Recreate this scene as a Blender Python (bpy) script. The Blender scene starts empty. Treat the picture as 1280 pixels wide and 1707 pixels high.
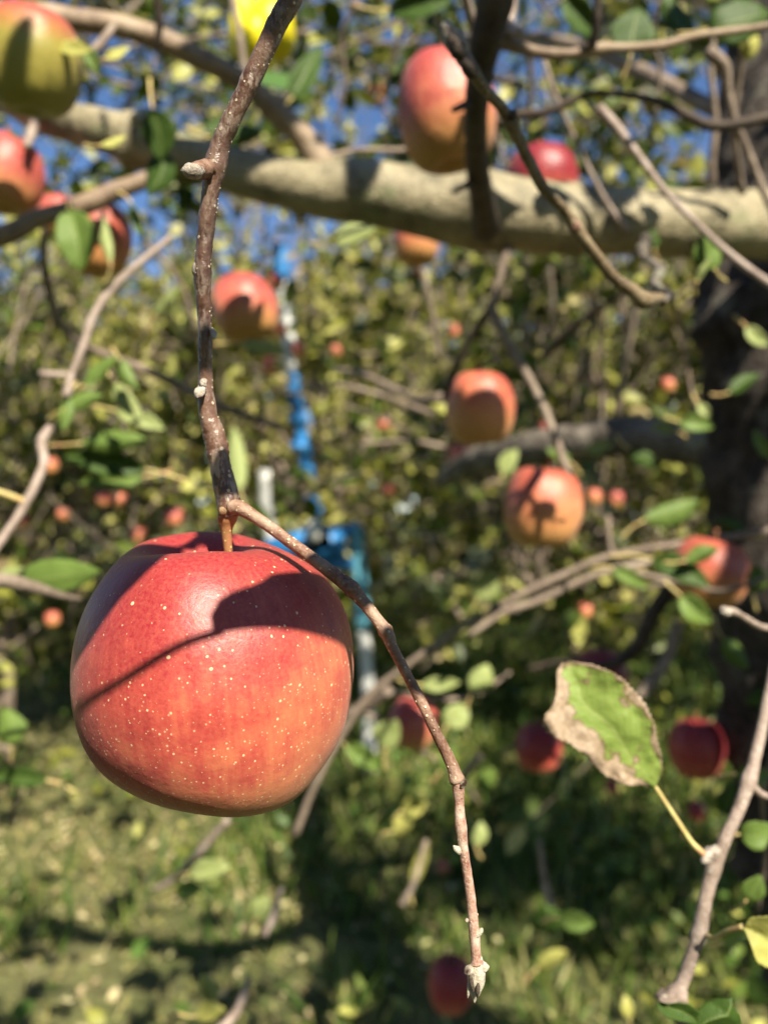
import bpy, math, random
import numpy as np
from mathutils import Vector, Matrix, noise
from mathutils.bvhtree import BVHTree
R_ = math.radians
random.seed(7); rng = np.random.default_rng(11)
S = bpy.context.scene

# ------------------------------------------------------------------ camera
F = 1300.0; CX, CY = 640.0, 853.5; EYE = 1.5
cam_d = bpy.data.cameras.new("camera"); cam = bpy.data.objects.new("camera", cam_d); S.collection.objects.link(cam)
cam.location = (0, 0, EYE); cam.rotation_euler = (R_(90), 0, 0); S.camera = cam
cam_d.sensor_fit = 'VERTICAL'; cam_d.sensor_height = 36.0; cam_d.lens = 36.0*F/1707.0
cam_d.clip_start = 0.005; cam_d.clip_end = 600
cam_d.dof.use_dof = True; cam_d.dof.focus_distance = 0.208; cam_d.dof.aperture_fstop = cam_d.lens/3.3
# ------------------------------------------------------------------ light
SUN_EL, SUN_AZ = 43.0, 24.0            # elevation, degrees to the right of straight behind the camera
SUN = Vector((math.sin(R_(SUN_AZ))*math.cos(R_(SUN_EL)), -math.cos(R_(SUN_AZ))*math.cos(R_(SUN_EL)), math.sin(R_(SUN_EL))))
w = bpy.data.worlds.new("World"); S.world = w; w.use_nodes = True
nt = w.node_tree; nt.nodes.clear(); N = nt.nodes.new; L = nt.links.new
sky = N('ShaderNodeTexSky'); sky.sky_type = 'NISHITA'; sky.sun_disc = False
sky.sun_elevation = R_(SUN_EL); sky.sun_rotation = R_(180-SUN_AZ); sky.air_density = 1.0; sky.dust_density = 0.0; sky.ozone_density = 2.5
tc = N('ShaderNodeTexCoord'); mp = N('ShaderNodeMapping'); mp.inputs['Scale'].default_value = (1.3, 1.3, 3.0); mp.inputs['Location'].default_value = (0.35, 0.2, 0.1)
nz = N('ShaderNodeTexNoise'); nz.inputs['Scale'].default_value = 2.6; nz.inputs['Detail'].default_value = 7
cr = N('ShaderNodeValToRGB'); cr.color_ramp.elements[0].position = .6; cr.color_ramp.elements[1].position = .8
mx = N('ShaderNodeMix'); mx.data_type = 'RGBA'; mx.inputs[7].default_value = (9.0, 9.3, 10.0, 1)
bg = N('ShaderNodeBackground'); bg.inputs['Strength'].default_value = 0.052; ow = N('ShaderNodeOutputWorld')
L(tc.outputs['Generated'], mp.inputs[0]); L(mp.outputs[0], nz.inputs['Vector']); L(nz.outputs['Fac'], cr.inputs[0])
tint = N('ShaderNodeMix'); tint.data_type = 'RGBA'; tint.blend_type = 'MULTIPLY'; tint.inputs[0].default_value = 1; tint.inputs[7].default_value = (.95, 1.10, 1.32, 1)
L(cr.outputs[0], mx.inputs[0]); L(sky.outputs[0], tint.inputs[6]); L(tint.outputs[2], mx.inputs[6]); L(mx.outputs[2], bg.inputs[0]); L(bg.outputs[0], ow.inputs[0])
sd = bpy.data.lights.new("sun", 'SUN'); sd.energy = 5.0; sd.angle = R_(0.5); sd.color = (1.0, .915, .75)
so = bpy.data.objects.new("sun", sd); S.collection.objects.link(so); so.rotation_euler = SUN.to_track_quat('Z', 'Y').to_euler()
S.view_settings.view_transform = 'Standard'; S.view_settings.look = 'None'; S.view_settings.gamma = 1; S.view_settings.use_curve_mapping = False
S.view_settings.exposure = 1.05
S.render.engine = 'CYCLES'; S.cycles.use_denoising = True
S.cycles.max_bounces = 6; S.cycles.transparent_max_bounces = 4; S.cycles.transmission_bounces = 3; S.cycles.diffuse_bounces = 2

# ------------------------------------------------------------------ helpers
def P(px, py, d):
    "the point that stands d metres in front of the lens where the photograph shows (px, py)"
    return Vector(((px-CX)/F*d, d, EYE-(py-CY)/F*d))

def link(name, me, mats, parent=None):
    o = bpy.data.objects.new(name, me); S.collection.objects.link(o)
    for m in (mats if isinstance(mats, (list, tuple)) else [mats]): me.materials.append(m)
    if parent is not None: o.parent = parent; o.matrix_parent_inverse = parent.matrix_world.inverted()
    return o
def tag(o, label=None, cat=None, group=None, kind=None):
    if label: o['label'] = label
    if cat: o['category'] = cat
    if group: o['group'] = group
    if kind: o['kind'] = kind
    return o
def empty(name, loc):
    o = bpy.data.objects.new(name, None); S.collection.objects.link(o); o.location = loc; o.empty_display_size = .02
    o.matrix_world = Matrix.Translation(loc); return o

def catmull(pts, n):
    """pts: list of equal-length tuples; returns resampled numpy array, n per span"""
    a = np.array(pts, float); a = np.vstack([2*a[0]-a[1], a, 2*a[-1]-a[-2]]); out = []
    for i in range(1, len(a)-2):
        for t in np.linspace(0, 1, n, endpoint=False):
            p0, p1, p2, p3 = a[i-1], a[i], a[i+1], a[i+2]
            out.append(.5*((2*p1)+(-p0+p2)*t+(2*p0-5*p1+4*p2-p3)*t*t+(-p0+3*p1-3*p2+p3)*t**3))
    out.append(a[-2]); return np.array(out)

class MB:
    def __init__(s): s.v, s.f, s.uv, s.mi = [], [], [], []
    def tube(s, pts, seg=10, n=4, rough=0.0, freq=200., mat=0, cap=True, rings=None, flat=1.0):
        "pts: (x, y, z, radius). rough = radial noise share; rings: list of (index along pts, extra share, half-width in pts)"
        c = catmull(pts, n); K = len(c); base = len(s.v)
        tan = np.gradient(c[:, :3], axis=0); up = Vector((0.13, 0.9, 0.21)).normalized()
        vlen = 0.0; prev = None
        for i in range(K):
            t = Vector(tan[i]).normalized(); 
            if abs(t.dot(up)) > .95: up = Vector((1, 0, .1)).normalized()
            a = (up - t*t.dot(up)).normalized(); b = t.cross(a); up = a
            r = max(c[i, 3], 1e-5)
            if rings:
                for (ri, ex, hw) in rings:
                    dd = (i/n-ri)/hw
                    if abs(dd) < 3: r *= 1+ex*math.exp(-dd*dd)
            ctr = Vector(c[i, :3])
            for k in range(seg):
                th = 2*math.pi*k/seg
                d = a*math.cos(th)+b*math.sin(th)*flat
                rr = r
                if rough:
                    q = (ctr+d*r)*freq; rr = r*(1+rough*noise.noise(q)+rough*.5*noise.noise(q*2.7))
                s.v.append(ctr+d*rr)
            prev = ctr
        for i in range(K-1):
            for k in range(seg):
                s.f.append((base+i*seg+k, base+i*seg+(k+1) % seg, base+(i+1)*seg+(k+1) % seg, base+(i+1)*seg+k)); s.mi.append(mat)
        if cap:
            s.f.append(tuple(base+k for k in range(seg))[::-1]); s.mi.append(mat)
            s.f.append(tuple(base+(K-1)*seg+k for k in range(seg))); s.mi.append(mat)
        return s
    def blob(s, c, ax, rx, rl, seg=10, rows=8, rough=.15, freq=400., mat=0, point=0.0):
        "egg along ax: half-width rx, half-length rl; point > 0 sharpens the far end"
        ax = Vector(ax).normalized(); a = ax.orthogonal().normalized(); b = ax.cross(a); c = Vector(c); base = len(s.v)
        for i in range(rows+1):
            t = -math.pi/2+math.pi*i/rows; z = math.sin(t); r = math.cos(t)
            if point and z > 0: r *= (1-z)**point if z < 1 else 0
            for k in range(seg):
                th = 2*math.pi*k/seg; p = c+ax*z*rl+(a*math.cos(th)+b*math.sin(th))*max(r, .02)*rx
                if rough: p += (p-c)*rough*noise.noise(p*freq)
                s.v.append(p)
        for i in range(rows):
            for k in range(seg):
                s.f.append((base+i*seg+k, base+i*seg+(k+1) % seg, base+(i+1)*seg+(k+1) % seg, base+(i+1)*seg+k)); s.mi.append(mat)
        return s
    def box(s, c, sx, sy, sz, rot=None, mat=0):
        base = len(s.v); c = Vector(c)
        for x in (-1, 1):
            for y in (-1, 1):
                for z in (-1, 1):
                    p = Vector((x*sx/2, y*sy/2, z*sz/2))
                    if rot: p = rot @ p
                    s.v.append(c+p)
        for f in ((0, 1, 3, 2), (4, 6, 7, 5), (0, 4, 5, 1), (2, 3, 7, 6), (0, 2, 6, 4), (1, 5, 7, 3)):
            s.f.append(tuple(base+i for i in f)); s.mi.append(mat)
        return s
    def build(s, name, mats, parent=None, smooth=True):
        me = bpy.data.meshes.new(name); me.from_pydata([tuple(v) for v in s.v], [], s.f)
        me.polygons.foreach_set('material_index', s.mi)
        if smooth: me.polygons.foreach_set('use_smooth', [True]*len(s.f))
        me.update(); return link(name, me, mats, parent)

def px_path(pts, d0, d1=None, wscale=1.0):
    "(px, py, width px[, depth]) list -> (x, y, z, radius) list, depth running from d0 to d1"
    d1 = d0 if d1 is None else d1; out = []
    for i, p in enumerate(pts):
        d = p[3] if len(p) > 3 else d0+(d1-d0)*i/max(1, len(pts)-1)
        q = P(p[0], p[1], d); out.append((q.x, q.y, q.z, .5*p[2]*wscale/F*d))
    return out

# ------------------------------------------------------------------ materials
def mat_new(name):
    m = bpy.data.materials.new(name); m.use_nodes = True; nt = m.node_tree; nt.nodes.clear()
    out = nt.nodes.new('ShaderNodeOutputMaterial'); b = nt.nodes.new('ShaderNodeBsdfPrincipled'); nt.links.new(b.outputs[0], out.inputs[0])
    return m, nt, nt.nodes.new, nt.links.new, b, out
def ramp(N, cols, poss=None, interp='LINEAR'):
    r = N('ShaderNodeValToRGB'); r.color_ramp.interpolation = interp; e = r.color_ramp.elements
    poss = poss or [i/(len(cols)-1) for i in range(len(cols))]
    while len(e) < len(cols): e.new(.5)
    for i, (c, p) in enumerate(zip(cols, poss)): e[i].position = p; e[i].color = (*c, 1)
    return r
def mixc(N, L, fac, a, b, mode='MIX'):
    m = N('ShaderNodeMix'); m.data_type = 'RGBA'; m.blend_type = mode
    for sock, v in ((m.inputs[0], fac), (m.inputs[6], a), (m.inputs[7], b)):
        if hasattr(v, 'is_output') or isinstance(v, bpy.types.NodeSocket): L(v, sock)
        elif isinstance(v, (tuple, list)): sock.default_value = (*v, 1)
        else: sock.default_value = v
    return m.outputs[2]
def math_n(N, L, op, a, b=0.0, c=None, clamp=False):
    m = N('ShaderNodeMath'); m.operation = op; m.use_clamp = clamp
    for i, v in enumerate((a, b) if c is None else (a, b, c)):
        if isinstance(v, bpy.types.NodeSocket): L(v, m.inputs[i])
        else: m.inputs[i].default_value = v
    return m.outputs[0]
def maprange(N, L, v, a, b, c=0.0, d=1.0):
    m = N('ShaderNodeMapRange'); L(v, m.inputs[0])
    for i, x in enumerate((a, b, c, d)): m.inputs[i+1].default_value = x
    return m.outputs[0]
def tex_noise(N, L, vec, scale, detail=4, rough=.5):
    n = N('ShaderNodeTexNoise'); n.inputs['Scale'].default_value = scale; n.inputs['Detail'].default_value = detail; n.inputs['Roughness'].default_value = rough
    if vec is not None: L(vec, n.inputs['Vector'])
    return n.outputs['Fac']
def bump(N, L, h, strength, dist, b):
    n = N('ShaderNodeBump'); n.inputs['Strength'].default_value = strength; n.inputs['Distance'].default_value = dist
    L(h, n.inputs['Height']); L(n.outputs[0], b.inputs['Normal'])

def apple_mat(name, deep, mid, light, bottom, lent=1.0, hero=False, zlo=-.1, zhi=-.95):
    m, nt, N, L, b, out = mat_new(name)
    tc = N('ShaderNodeTexCoord'); ob = tc.outputs['Object']
    sx = N('ShaderNodeSeparateXYZ'); L(ob, sx.inputs[0])
    cxy = N('ShaderNodeCombineXYZ'); L(sx.outputs[0], cxy.inputs[0]); L(sx.outputs[1], cxy.inputs[1])
    nrm = N('ShaderNodeVectorMath'); nrm.operation = 'NORMALIZE'; L(cxy.outputs[0], nrm.inputs[0])
    sc = N('ShaderNodeVectorMath'); sc.operation = 'SCALE'; L(nrm.outputs[0], sc.inputs[0]); sc.inputs['Scale'].default_value = 6.5
    zz = math_n(N, L, 'MULTIPLY', sx.outputs[2], .9)
    cz = N('ShaderNodeCombineXYZ'); L(zz, cz.inputs[2])
    add = N('ShaderNodeVectorMath'); L(sc.outputs[0], add.inputs[0]); L(cz.outputs[0], add.inputs[1])
    oi = N('ShaderNodeObjectInfo'); rnd = math_n(N, L, 'MULTIPLY', oi.outputs['Random'], 40)
    cw = N('ShaderNodeCombineXYZ'); L(rnd, cw.inputs[2]); add2 = N('ShaderNodeVectorMath'); L(add.outputs[0], add2.inputs[0]); L(cw.outputs[0], add2.inputs[1])
    streak = tex_noise(N, L, add2.outputs[0], 2.4, 7, .66)
    mott = tex_noise(N, L, ob, 3.2, 6, .65)
    fac = math_n(N, L, 'ADD', math_n(N, L, 'MULTIPLY', streak, .5), math_n(N, L, 'MULTIPLY', mott, .8))
    g = math_n(N, L, 'ADD', math_n(N, L, 'MULTIPLY', sx.outputs[0], .15), math_n(N, L, 'MULTIPLY', sx.outputs[2], -.30))
    fac = math_n(N, L, 'ADD', fac, g)
    r = ramp(N, [deep, mid, light], [.46, .68, .92]); L(fac, r.inputs[0])
    col = r.outputs[0]
    bt = maprange(N, L, math_n(N, L, 'ADD', sx.outputs[2], math_n(N, L, 'MULTIPLY', streak, -.35)), zlo-.17, zhi-.17)
    col = mixc(N, L, bt, col, bottom)
    fine = tex_noise(N, L, ob, 38 if hero else 20, 4, .75)
    col = mixc(N, L, maprange(N, L, fine, .35, .7, 0, .30), col, light)
    if lent:
        wob = N('ShaderNodeVectorMath')
        nn = N('ShaderNodeTexNoise'); nn.inputs['Scale'].default_value = 30; L(ob, nn.inputs['Vector'])
        s2 = N('ShaderNodeVectorMath'); s2.operation = 'SCALE'; s2.inputs['Scale'].default_value = .012; L(nn.outputs['Color'], s2.inputs[0])
        L(ob, wob.inputs[0]); L(s2.outputs[0], wob.inputs[1])
        tot = None
        for (scale, r0, r1, za, zb) in ((8.0, .04, .13, 1.6, 1.3), (14.0, .05, .15, 1.6, 1.2), (19.5, .06, .17, 1.2, .1), (29.0, .09, .24, .5, -.3)):
            v = N('ShaderNodeTexVoronoi'); v.inputs['Scale'].default_value = scale; L(wob.outputs[0], v.inputs['Vector'])
            sr = N('ShaderNodeSeparateXYZ'); L(v.outputs['Color'], sr.inputs[0])
            rad = maprange(N, L, math_n(N, L, 'POWER', sr.outputs[0], 1.6), 0, 1, r0, r1)
            spot = math_n(N, L, 'DIVIDE', math_n(N, L, 'SUBTRACT', rad, v.outputs['Distance']), .036, clamp=True)
            spot = math_n(N, L, 'MULTIPLY', spot, maprange(N, L, sx.outputs[2], za, zb))
            tot = spot if tot is None else math_n(N, L, 'MAXIMUM', tot, spot)
        L_ = math_n(N, L, 'MULTIPLY', tot, .8)
        col = mixc(N, L, L_, col, (.80, .63, .36))
    L(col, b.inputs['Base Color'])
    b.inputs['Roughness'].default_value = .36; b.inputs['Specular IOR Level'].default_value = .5
    L(maprange(N, L, fine, .3, .75, .34, .50), b.inputs['Roughness'])
    b.inputs['Sheen Weight'].default_value = .10; b.inputs['Sheen Tint'].default_value = (1, .75, .75, 1)
    if hero: b.inputs['Subsurface Weight'].default_value = .06; b.inputs['Subsurface Radius'].default_value = (.9, .3, .15); b.inputs['Subsurface Scale'].default_value = .004
    h = math_n(N, L, 'ADD', math_n(N, L, 'MULTIPLY', fine, .4), tex_noise(N, L, ob, 7, 3))
    bump(N, L, h, .13, .006 if hero else .02, b)
    return m
A_HERO = apple_mat('skin_hero', (.29, .018, .027), (.45, .062, .050), (.60, .180, .088), (.50, .27, .08), hero=True, zlo=-.45, zhi=-1.05)
A_RED = apple_mat('skin_red', (.38, .045, .05), (.53, .115, .085), (.62, .23, .12), (.50, .30, .07), lent=0)
A_ORANGE = apple_mat('skin_orange', (.42, .07, .05), (.58, .16, .085), (.66, .29, .13), (.56, .30, .08), lent=0, zlo=.1)
A_GREEN = apple_mat('skin_green_yellow', (.45, .05, .05), (.50, .16, .06), (.46, .30, .08), (.30, .27, .05), lent=0, zlo=.75, zhi=.2)
A_DARK = apple_mat('skin_dark_shaded', (.20, .010, .02), (.32, .022, .03), (.45, .06, .05), (.5, .14, .06), lent=0)  # dark tone puts the shade on the shaded apples into the skin colour

def bark_mat(name, c1, c2, c3, lent=None, rough=.55, lscale=500, nscale=60, bumpd=.002, spec=.4, lichen=None, dark=None, film=None):
    m, nt, N, L, b, out = mat_new(name)
    tc = N('ShaderNodeTexCoord'); ob = tc.outputs['Object']
    n1 = tex_noise(N, L, ob, nscale, 6, .6); r = ramp(N, [c1, c2, c3], [.36, .5, .68]); L(n1, r.inputs[0]); col = r.outputs[0]
    n2 = tex_noise(N, L, ob, nscale*7, 4, .6)
    col = mixc(N, L, maprange(N, L, n2, .4, .7, 0, .5), col, c3)
    if lent:
        v = N('ShaderNodeTexVoronoi'); v.inputs['Scale'].default_value = lscale; L(ob, v.inputs['Vector'])
        sr = N('ShaderNodeSeparateXYZ'); L(v.outputs['Color'], sr.inputs[0])
        spot = math_n(N, L, 'DIVIDE', math_n(N, L, 'SUBTRACT', maprange(N, L, sr.outputs[0], 0, 1, .02, .3), v.outputs['Distance']), .06, clamp=True)
        col = mixc(N, L, spot, col, lent); n2 = math_n(N, L, 'ADD', n2, math_n(N, L, 'MULTIPLY', spot, .5))
    if lichen:
        n3 = tex_noise(N, L, ob, 14, 6, .65); col = mixc(N, L, maprange(N, L, n3, .56, .66), col, lichen)
    if film:
        mpp = N('ShaderNodeMapping'); mpp.inputs['Scale'].default_value = (1, 1, .35); L(ob, mpp.inputs[0]); n5 = tex_noise(N, L, mpp.outputs[0], 420, 5, .7); n6 = tex_noise(N, L, ob, 60, 3, .5)
        col = mixc(N, L, math_n(N, L, 'MULTIPLY', maprange(N, L, n5, .48, .58), maprange(N, L, n6, .42, .62, .15, .9)), col, film)
    if dark:
        n4 = tex_noise(N, L, ob, nscale*.45, 3, .5); col = mixc(N, L, maprange(N, L, n4, .54, .62), col, dark)
    L(col, b.inputs['Base Color']); b.inputs['Roughness'].default_value = rough; b.inputs['Specular IOR Level'].default_value = spec
    bump(N, L, math_n(N, L, 'ADD', n1, n2), .8, bumpd, b)
    return m
B_HERO = bark_mat('bark_glossy_brown', (.060, .026, .018), (.12, .055, .036), (.22, .13, .09), lent=(.66, .54, .38), rough=.33, lscale=420, nscale=90, bumpd=.0005, spec=.7, film=(.46, .36, .29))
B_TWIG = bark_mat('bark_reddish_twig', (.13, .055, .035), (.22, .11, .07), (.42, .30, .22), lent=(.6, .48, .34), rough=.5, lscale=520, nscale=110, bumpd=.0005)
B_TIP = bark_mat('bark_downy_tip', (.24, .09, .06), (.40, .22, .16), (.62, .52, .42), rough=.8, nscale=240, bumpd=.0004)
B_GREYT = bark_mat('bark_grey_twig', (.17, .12, .09), (.28, .21, .17), (.44, .36, .31), lent=(.5, .44, .36), rough=.6, lscale=350, nscale=80, bumpd=.0006)
B_BRANCH = bark_mat('bark_smooth_tan', (.12, .105, .06), (.27, .23, .14), (.43, .37, .24), lent=(.46, .39, .26), lscale=90, rough=.5, nscale=20, bumpd=.004, lichen=(.22, .235, .12))
B_BRANCH2 = bark_mat('bark_brown_tan', (.17, .11, .07), (.27, .19, .12), (.38, .29, .20), rough=.55, nscale=22, bumpd=.002)
B_DARK = bark_mat('bark_dark', (.028, .018, .013), (.055, .038, .028), (.10, .075, .055), rough=.7, nscale=40, bumpd=.002)
B_TRUNK = bark_mat('bark_rough_trunk', (.016, .011, .009), (.05, .038, .030), (.17, .14, .12), rough=.9, nscale=24, bumpd=.03, lichen=(.22, .21, .17))
B_LIMB = bark_mat('bark_limb_grey', (.035, .027, .02), (.10, .08, .062), (.30, .26, .21), rough=.7, nscale=16, bumpd=.01, lichen=(.30, .30, .22))
B_FAR = bark_mat('bark_far', (.13, .095, .07), (.22, .165, .125), (.34, .27, .21), rough=.7, nscale=20, bumpd=.003)
B_BUD = bark_mat('bud_grey_down', (.10, .06, .045), (.36, .30, .24), (.62, .57, .50), rough=.85, nscale=330, bumpd=.0006)
B_BUDW = bark_mat('bud_white_down', (.26, .20, .14), (.48, .43, .33), (.66, .62, .51), rough=.9, nscale=300, bumpd=.0006, dark=(.05, .02, .015))
B_STEM = bark_mat('stem_olive_red', (.20, .12, .045), (.30, .16, .06), (.44, .12, .085), lent=(.60, .46, .18), rough=.5, lscale=700, nscale=50, bumpd=.0004)
B_PETI = bark_mat('petiole_yellow', (.50, .42, .14), (.62, .55, .22), (.50, .24, .12), rough=.5, nscale=70, bumpd=.0003)

def leaf_mat(name, cols, poss, trans=.24, rough=.45):
    m, nt, N, L, b, out = mat_new(name)
    g = N('ShaderNodeNewGeometry'); r = ramp(N, cols, poss); L(g.outputs['Random Per Island'], r.inputs[0])
    tc = N('ShaderNodeTexCoord'); n = tex_noise(N, L, tc.outputs['Object'], 45, 3)
    hs = N('ShaderNodeHueSaturation'); L(r.outputs[0], hs.inputs['Color']); L(maprange(N, L, n, .3, .7, .7, 1.3), hs.inputs['Value'])
    L(hs.outputs[0], b.inputs['Base Color']); b.inputs['Roughness'].default_value = rough; b.inputs['Specular IOR Level'].default_value = .35
    t = N('ShaderNodeBsdfTranslucent'); tcx = N('ShaderNodeHueSaturation'); tcx.inputs['Saturation'].default_value = 1.15; tcx.inputs['Value'].default_value = 1.3; L(hs.outputs[0], tcx.inputs['Color']); L(tcx.outputs[0], t.inputs[0])
    ms = N('ShaderNodeMixShader'); ms.inputs[0].default_value = trans; L(b.outputs[0], ms.inputs[1]); L(t.outputs[0], ms.inputs[2]); L(ms.outputs[0], out.inputs[0])
    return m
LG, LM, LO, LY, LB = (.020, .034, .007), (.070, .105, .016), (.23, .235, .04), (.50, .49, .14), (.36, .27, .15)
LEAF_NEAR = leaf_mat('leaf_crown_near', [LG, LM, LM, LO, LY, LB], [0, .25, .55, .75, .92, 1])
LEAF_A = leaf_mat('leaf_crown_olive', [LG, LM, LO, LO, LY, LB], [0, .2, .42, .58, .8, 1])
LEAF_B = leaf_mat('leaf_crown_green', [LG, LM, (.10, .17, .03), LO, LY], [0, .3, .6, .85, 1])
LEAF_Y = leaf_mat('leaf_crown_yellowing', [LM, LO, (.27, .24, .05), LY, LB], [0, .3, .6, .8, 1])
LEAF_LOW = leaf_mat('leaf_low', [(.05, .10, .02), (.11, .19, .035), LO, LY], [0, .4, .75, 1])
GRASS = leaf_mat('grass_blade', [(.03, .065, .012), (.09, .15, .025), (.19, .23, .05), (.40, .36, .16)], [0, .4, .75, 1], .25, .6)
LITTER = leaf_mat('fallen_leaf', [(.42, .31, .17), (.54, .47, .26), (.46, .46, .19), (.24, .15, .08)], [0, .4, .7, 1], .1, .7)

def plain(name, col, rough=.5, metallic=0.0, nscale=30, amt=.25, trans=0):
    m, nt, N, L, b, out = mat_new(name)
    tc = N('ShaderNodeTexCoord'); n = tex_noise(N, L, tc.outputs['Object'], nscale, 5, .6)
    L(mixc(N, L, maprange(N, L, n, .35, .7, 0, amt), col, tuple(c*.45 for c in col)), b.inputs['Base Color'])
    b.inputs['Roughness'].default_value = rough; b.inputs['Metallic'].default_value = metallic
    if trans: b.inputs['Subsurface Weight'].default_value = 0
    return m
M_BLUE = plain('blue_paint', (.03, .21, .52), .4, amt=.5, nscale=9); M_LBLUE = plain('pale_blue_paint', (.14, .42, .55), .45, amt=.5, nscale=9); M_WHITE = plain('white_paint', (.72, .72, .68), .5, amt=.35, nscale=9)
M_YELLOW = plain('yellow_plastic', (.85, .72, .01), .45, amt=.15)

# single big leaf (has a UV: u across 0..1, v along 0..1)
def big_leaf_mat(name, green, green2, brown, edge=0.0, patch=.7, vein=True, trans=.3, seed=0.0):
    m, nt, N, L, b, out = mat_new(name)
    uv = N('ShaderNodeUVMap'); uv.uv_map = 'uv'; s = N('ShaderNodeSeparateXYZ'); L(uv.outputs[0], s.inputs[0])
    tc = N('ShaderNodeTexCoord'); mp = N('ShaderNodeMapping'); mp.inputs['Location'].default_value = (seed, seed*.7, 0); L(tc.outputs['Object'], mp.inputs[0]); ob = mp.outputs[0]
    n1 = tex_noise(N, L, ob, 60, 4); n2 = tex_noise(N, L, ob, 75, 5, .6); n3 = tex_noise(N, L, ob, 500, 4, .6)
    col = mixc(N, L, n1, green, green2)
    au = math_n(N, L, 'ABSOLUTE', math_n(N, L, 'SUBTRACT', s.outputs[0], .5))
    if vein:
        ph = math_n(N, L, 'SUBTRACT', math_n(N, L, 'MULTIPLY', s.outputs[1], 50), math_n(N, L, 'MULTIPLY', au, 36))
        vn = math_n(N, L, 'POWER', math_n(N, L, 'ABSOLUTE', math_n(N, L, 'COSINE', ph, 0)), 26)
        vn = math_n(N, L, 'MAXIMUM', math_n(N, L, 'MULTIPLY', vn, .55), maprange(N, L, au, .025, .008))
        col = mixc(N, L, math_n(N, L, 'MULTIPLY', vn, .6), col, (.40, .48, .16))
    bm = maprange(N, L, n2, patch, patch+.05)
    if edge:
        em = maprange(N, L, math_n(N, L, 'SUBTRACT', s.outputs[0], math_n(N, L, 'MULTIPLY', math_n(N, L, 'SUBTRACT', n2, .5), .9)), edge+.02, edge-.03)
        bm = math_n(N, L, 'MAXIMUM', bm, em)
        em2 = maprange(N, L, math_n(N, L, 'ADD', s.outputs[1], math_n(N, L, 'MULTIPLY', n1, .2)), 1.02, 1.08)
        bm = math_n(N, L, 'MAXIMUM', bm, em2)
        em3 = maprange(N, L, math_n(N, L, 'ADD', s.outputs[0], math_n(N, L, 'MULTIPLY', n2, .35)), 1.09, 1.13)
        bm = math_n(N, L, 'MAXIMUM', bm, em3)
    rim = math_n(N, L, 'MULTIPLY', math_n(N, L, 'SUBTRACT', 1.0, math_n(N, L, 'ABSOLUTE', math_n(N, L, 'SUBTRACT', math_n(N, L, 'MULTIPLY', bm, 2), 1.0))), .8)
    bc = mixc(N, L, maprange(N, L, n3, .35, .7), brown, tuple(c*.6 for c in brown))
    col = mixc(N, L, bm, col, bc); col = mixc(N, L, rim, col, (.16, .08, .04))
    L(col, b.inputs['Base Color']); b.inputs['Roughness'].default_value = .5; b.inputs['Specular IOR Level'].default_value = .35
    hgt = math_n(N, L, 'ADD', n3, math_n(N, L, 'MULTIPLY', n2, 2))
    bump(N, L, hgt, .6, .0008, b)
    t = N('ShaderNodeBsdfTranslucent'); L(col, t.inputs[0]); ms = N('ShaderNodeMixShader'); ms.inputs[0].default_value = trans
    L(b.outputs[0], ms.inputs[1]); L(t.outputs[0], ms.inputs[2]); L(ms.outputs[0], out.inputs[0])
    return m
L_HERO = big_leaf_mat('leaf_half_browned', (.21, .32, .055), (.32, .41, .10), (.56, .42, .29), edge=.29, patch=.62, seed=3.1)
L_GREEN = big_leaf_mat('leaf_green', (.10, .18, .03), (.19, .28, .06), (.5, .34, .2), patch=.75)
L_DKGREEN = big_leaf_mat('leaf_dark_green', (.035, .085, .012), (.07, .14, .02), (.3, .2, .1), patch=.72, trans=.4)
L_PALE = big_leaf_mat('leaf_pale_green', (.32, .40, .12), (.42, .46, .20), (.5, .38, .22), patch=.7)
L_YEL = big_leaf_mat('leaf_yellow_green', (.45, .46, .10), (.55, .50, .16), (.5, .30, .12), patch=.7)

def leaf_from_outline(name, left, right, d0, mat, parent, fold=.10, curl=.12, n=26, m=14, crinkle=.0015, tipd=0.0, ser=.012, thick=.00025):
    "left/right: outline in photo pixels from base to tip; real leaf: folded along its midrib, curled, saw-toothed, thin but solid"
    def res(pl, k):
        a = np.array(pl, float); sgl = np.r_[0, np.cumsum(np.hypot(*np.diff(a, axis=0).T))]; t = np.linspace(0, sgl[-1], k)
        return np.c_[np.interp(t, sgl, a[:, 0]), np.interp(t, sgl, a[:, 1])]
    Lp, Rp = res(left, n), res(right, n)
    span = max(np.hypot(*(Lp-Rp).T).max(), 1); mw = span/F*d0
    vs, uvs = [], []
    for i in range(n):
        wdt = np.hypot(*(Lp[i]-Rp[i])); v = i/(n-1)
        for j in range(m+1):
            u = j/m; q = Lp[i]*(1-u)+Rp[i]*u
            if j in (0, m) and 0 < i < n-1: q = q+(Lp[i]-Rp[i])*(ser if j == 0 else -ser)*(1 if i % 2 else -1)
            a = abs(u-.5)*2; ww = wdt/span
            d = d0 + mw*fold*a*ww*(-1) + mw*curl*(v-.5)**2*4 + tipd*v
            p = P(q[0], q[1], d)
            p += Vector((.25*noise.noise(p*110+Vector((5, 0, 0))), 1.4*noise.noise(p*70)+.7*noise.noise(p*190), .25*noise.noise(p*110)))*crinkle*(.3+a+(1.2*max(0, .35-u)*2 if crinkle > .002 else 0))
            vs.append(p); uvs.append((u, v))
    fs = [(i*(m+1)+j, i*(m+1)+j+1, (i+1)*(m+1)+j+1, (i+1)*(m+1)+j) for i in range(n-1) for j in range(m)]
    me = bpy.data.meshes.new(name); me.from_pydata(vs, [], fs)
    ul = me.uv_layers.new(name='uv')
    for lp in me.loops: ul.data[lp.index].uv = uvs[lp.vertex_index]
    me.polygons.foreach_set('use_smooth', [True]*len(fs)); me.update()
    o = link(name, me, mat, parent)
    md = o.modifiers.new('thickness', 'SOLIDIFY'); md.thickness = thick
    return o
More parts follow.
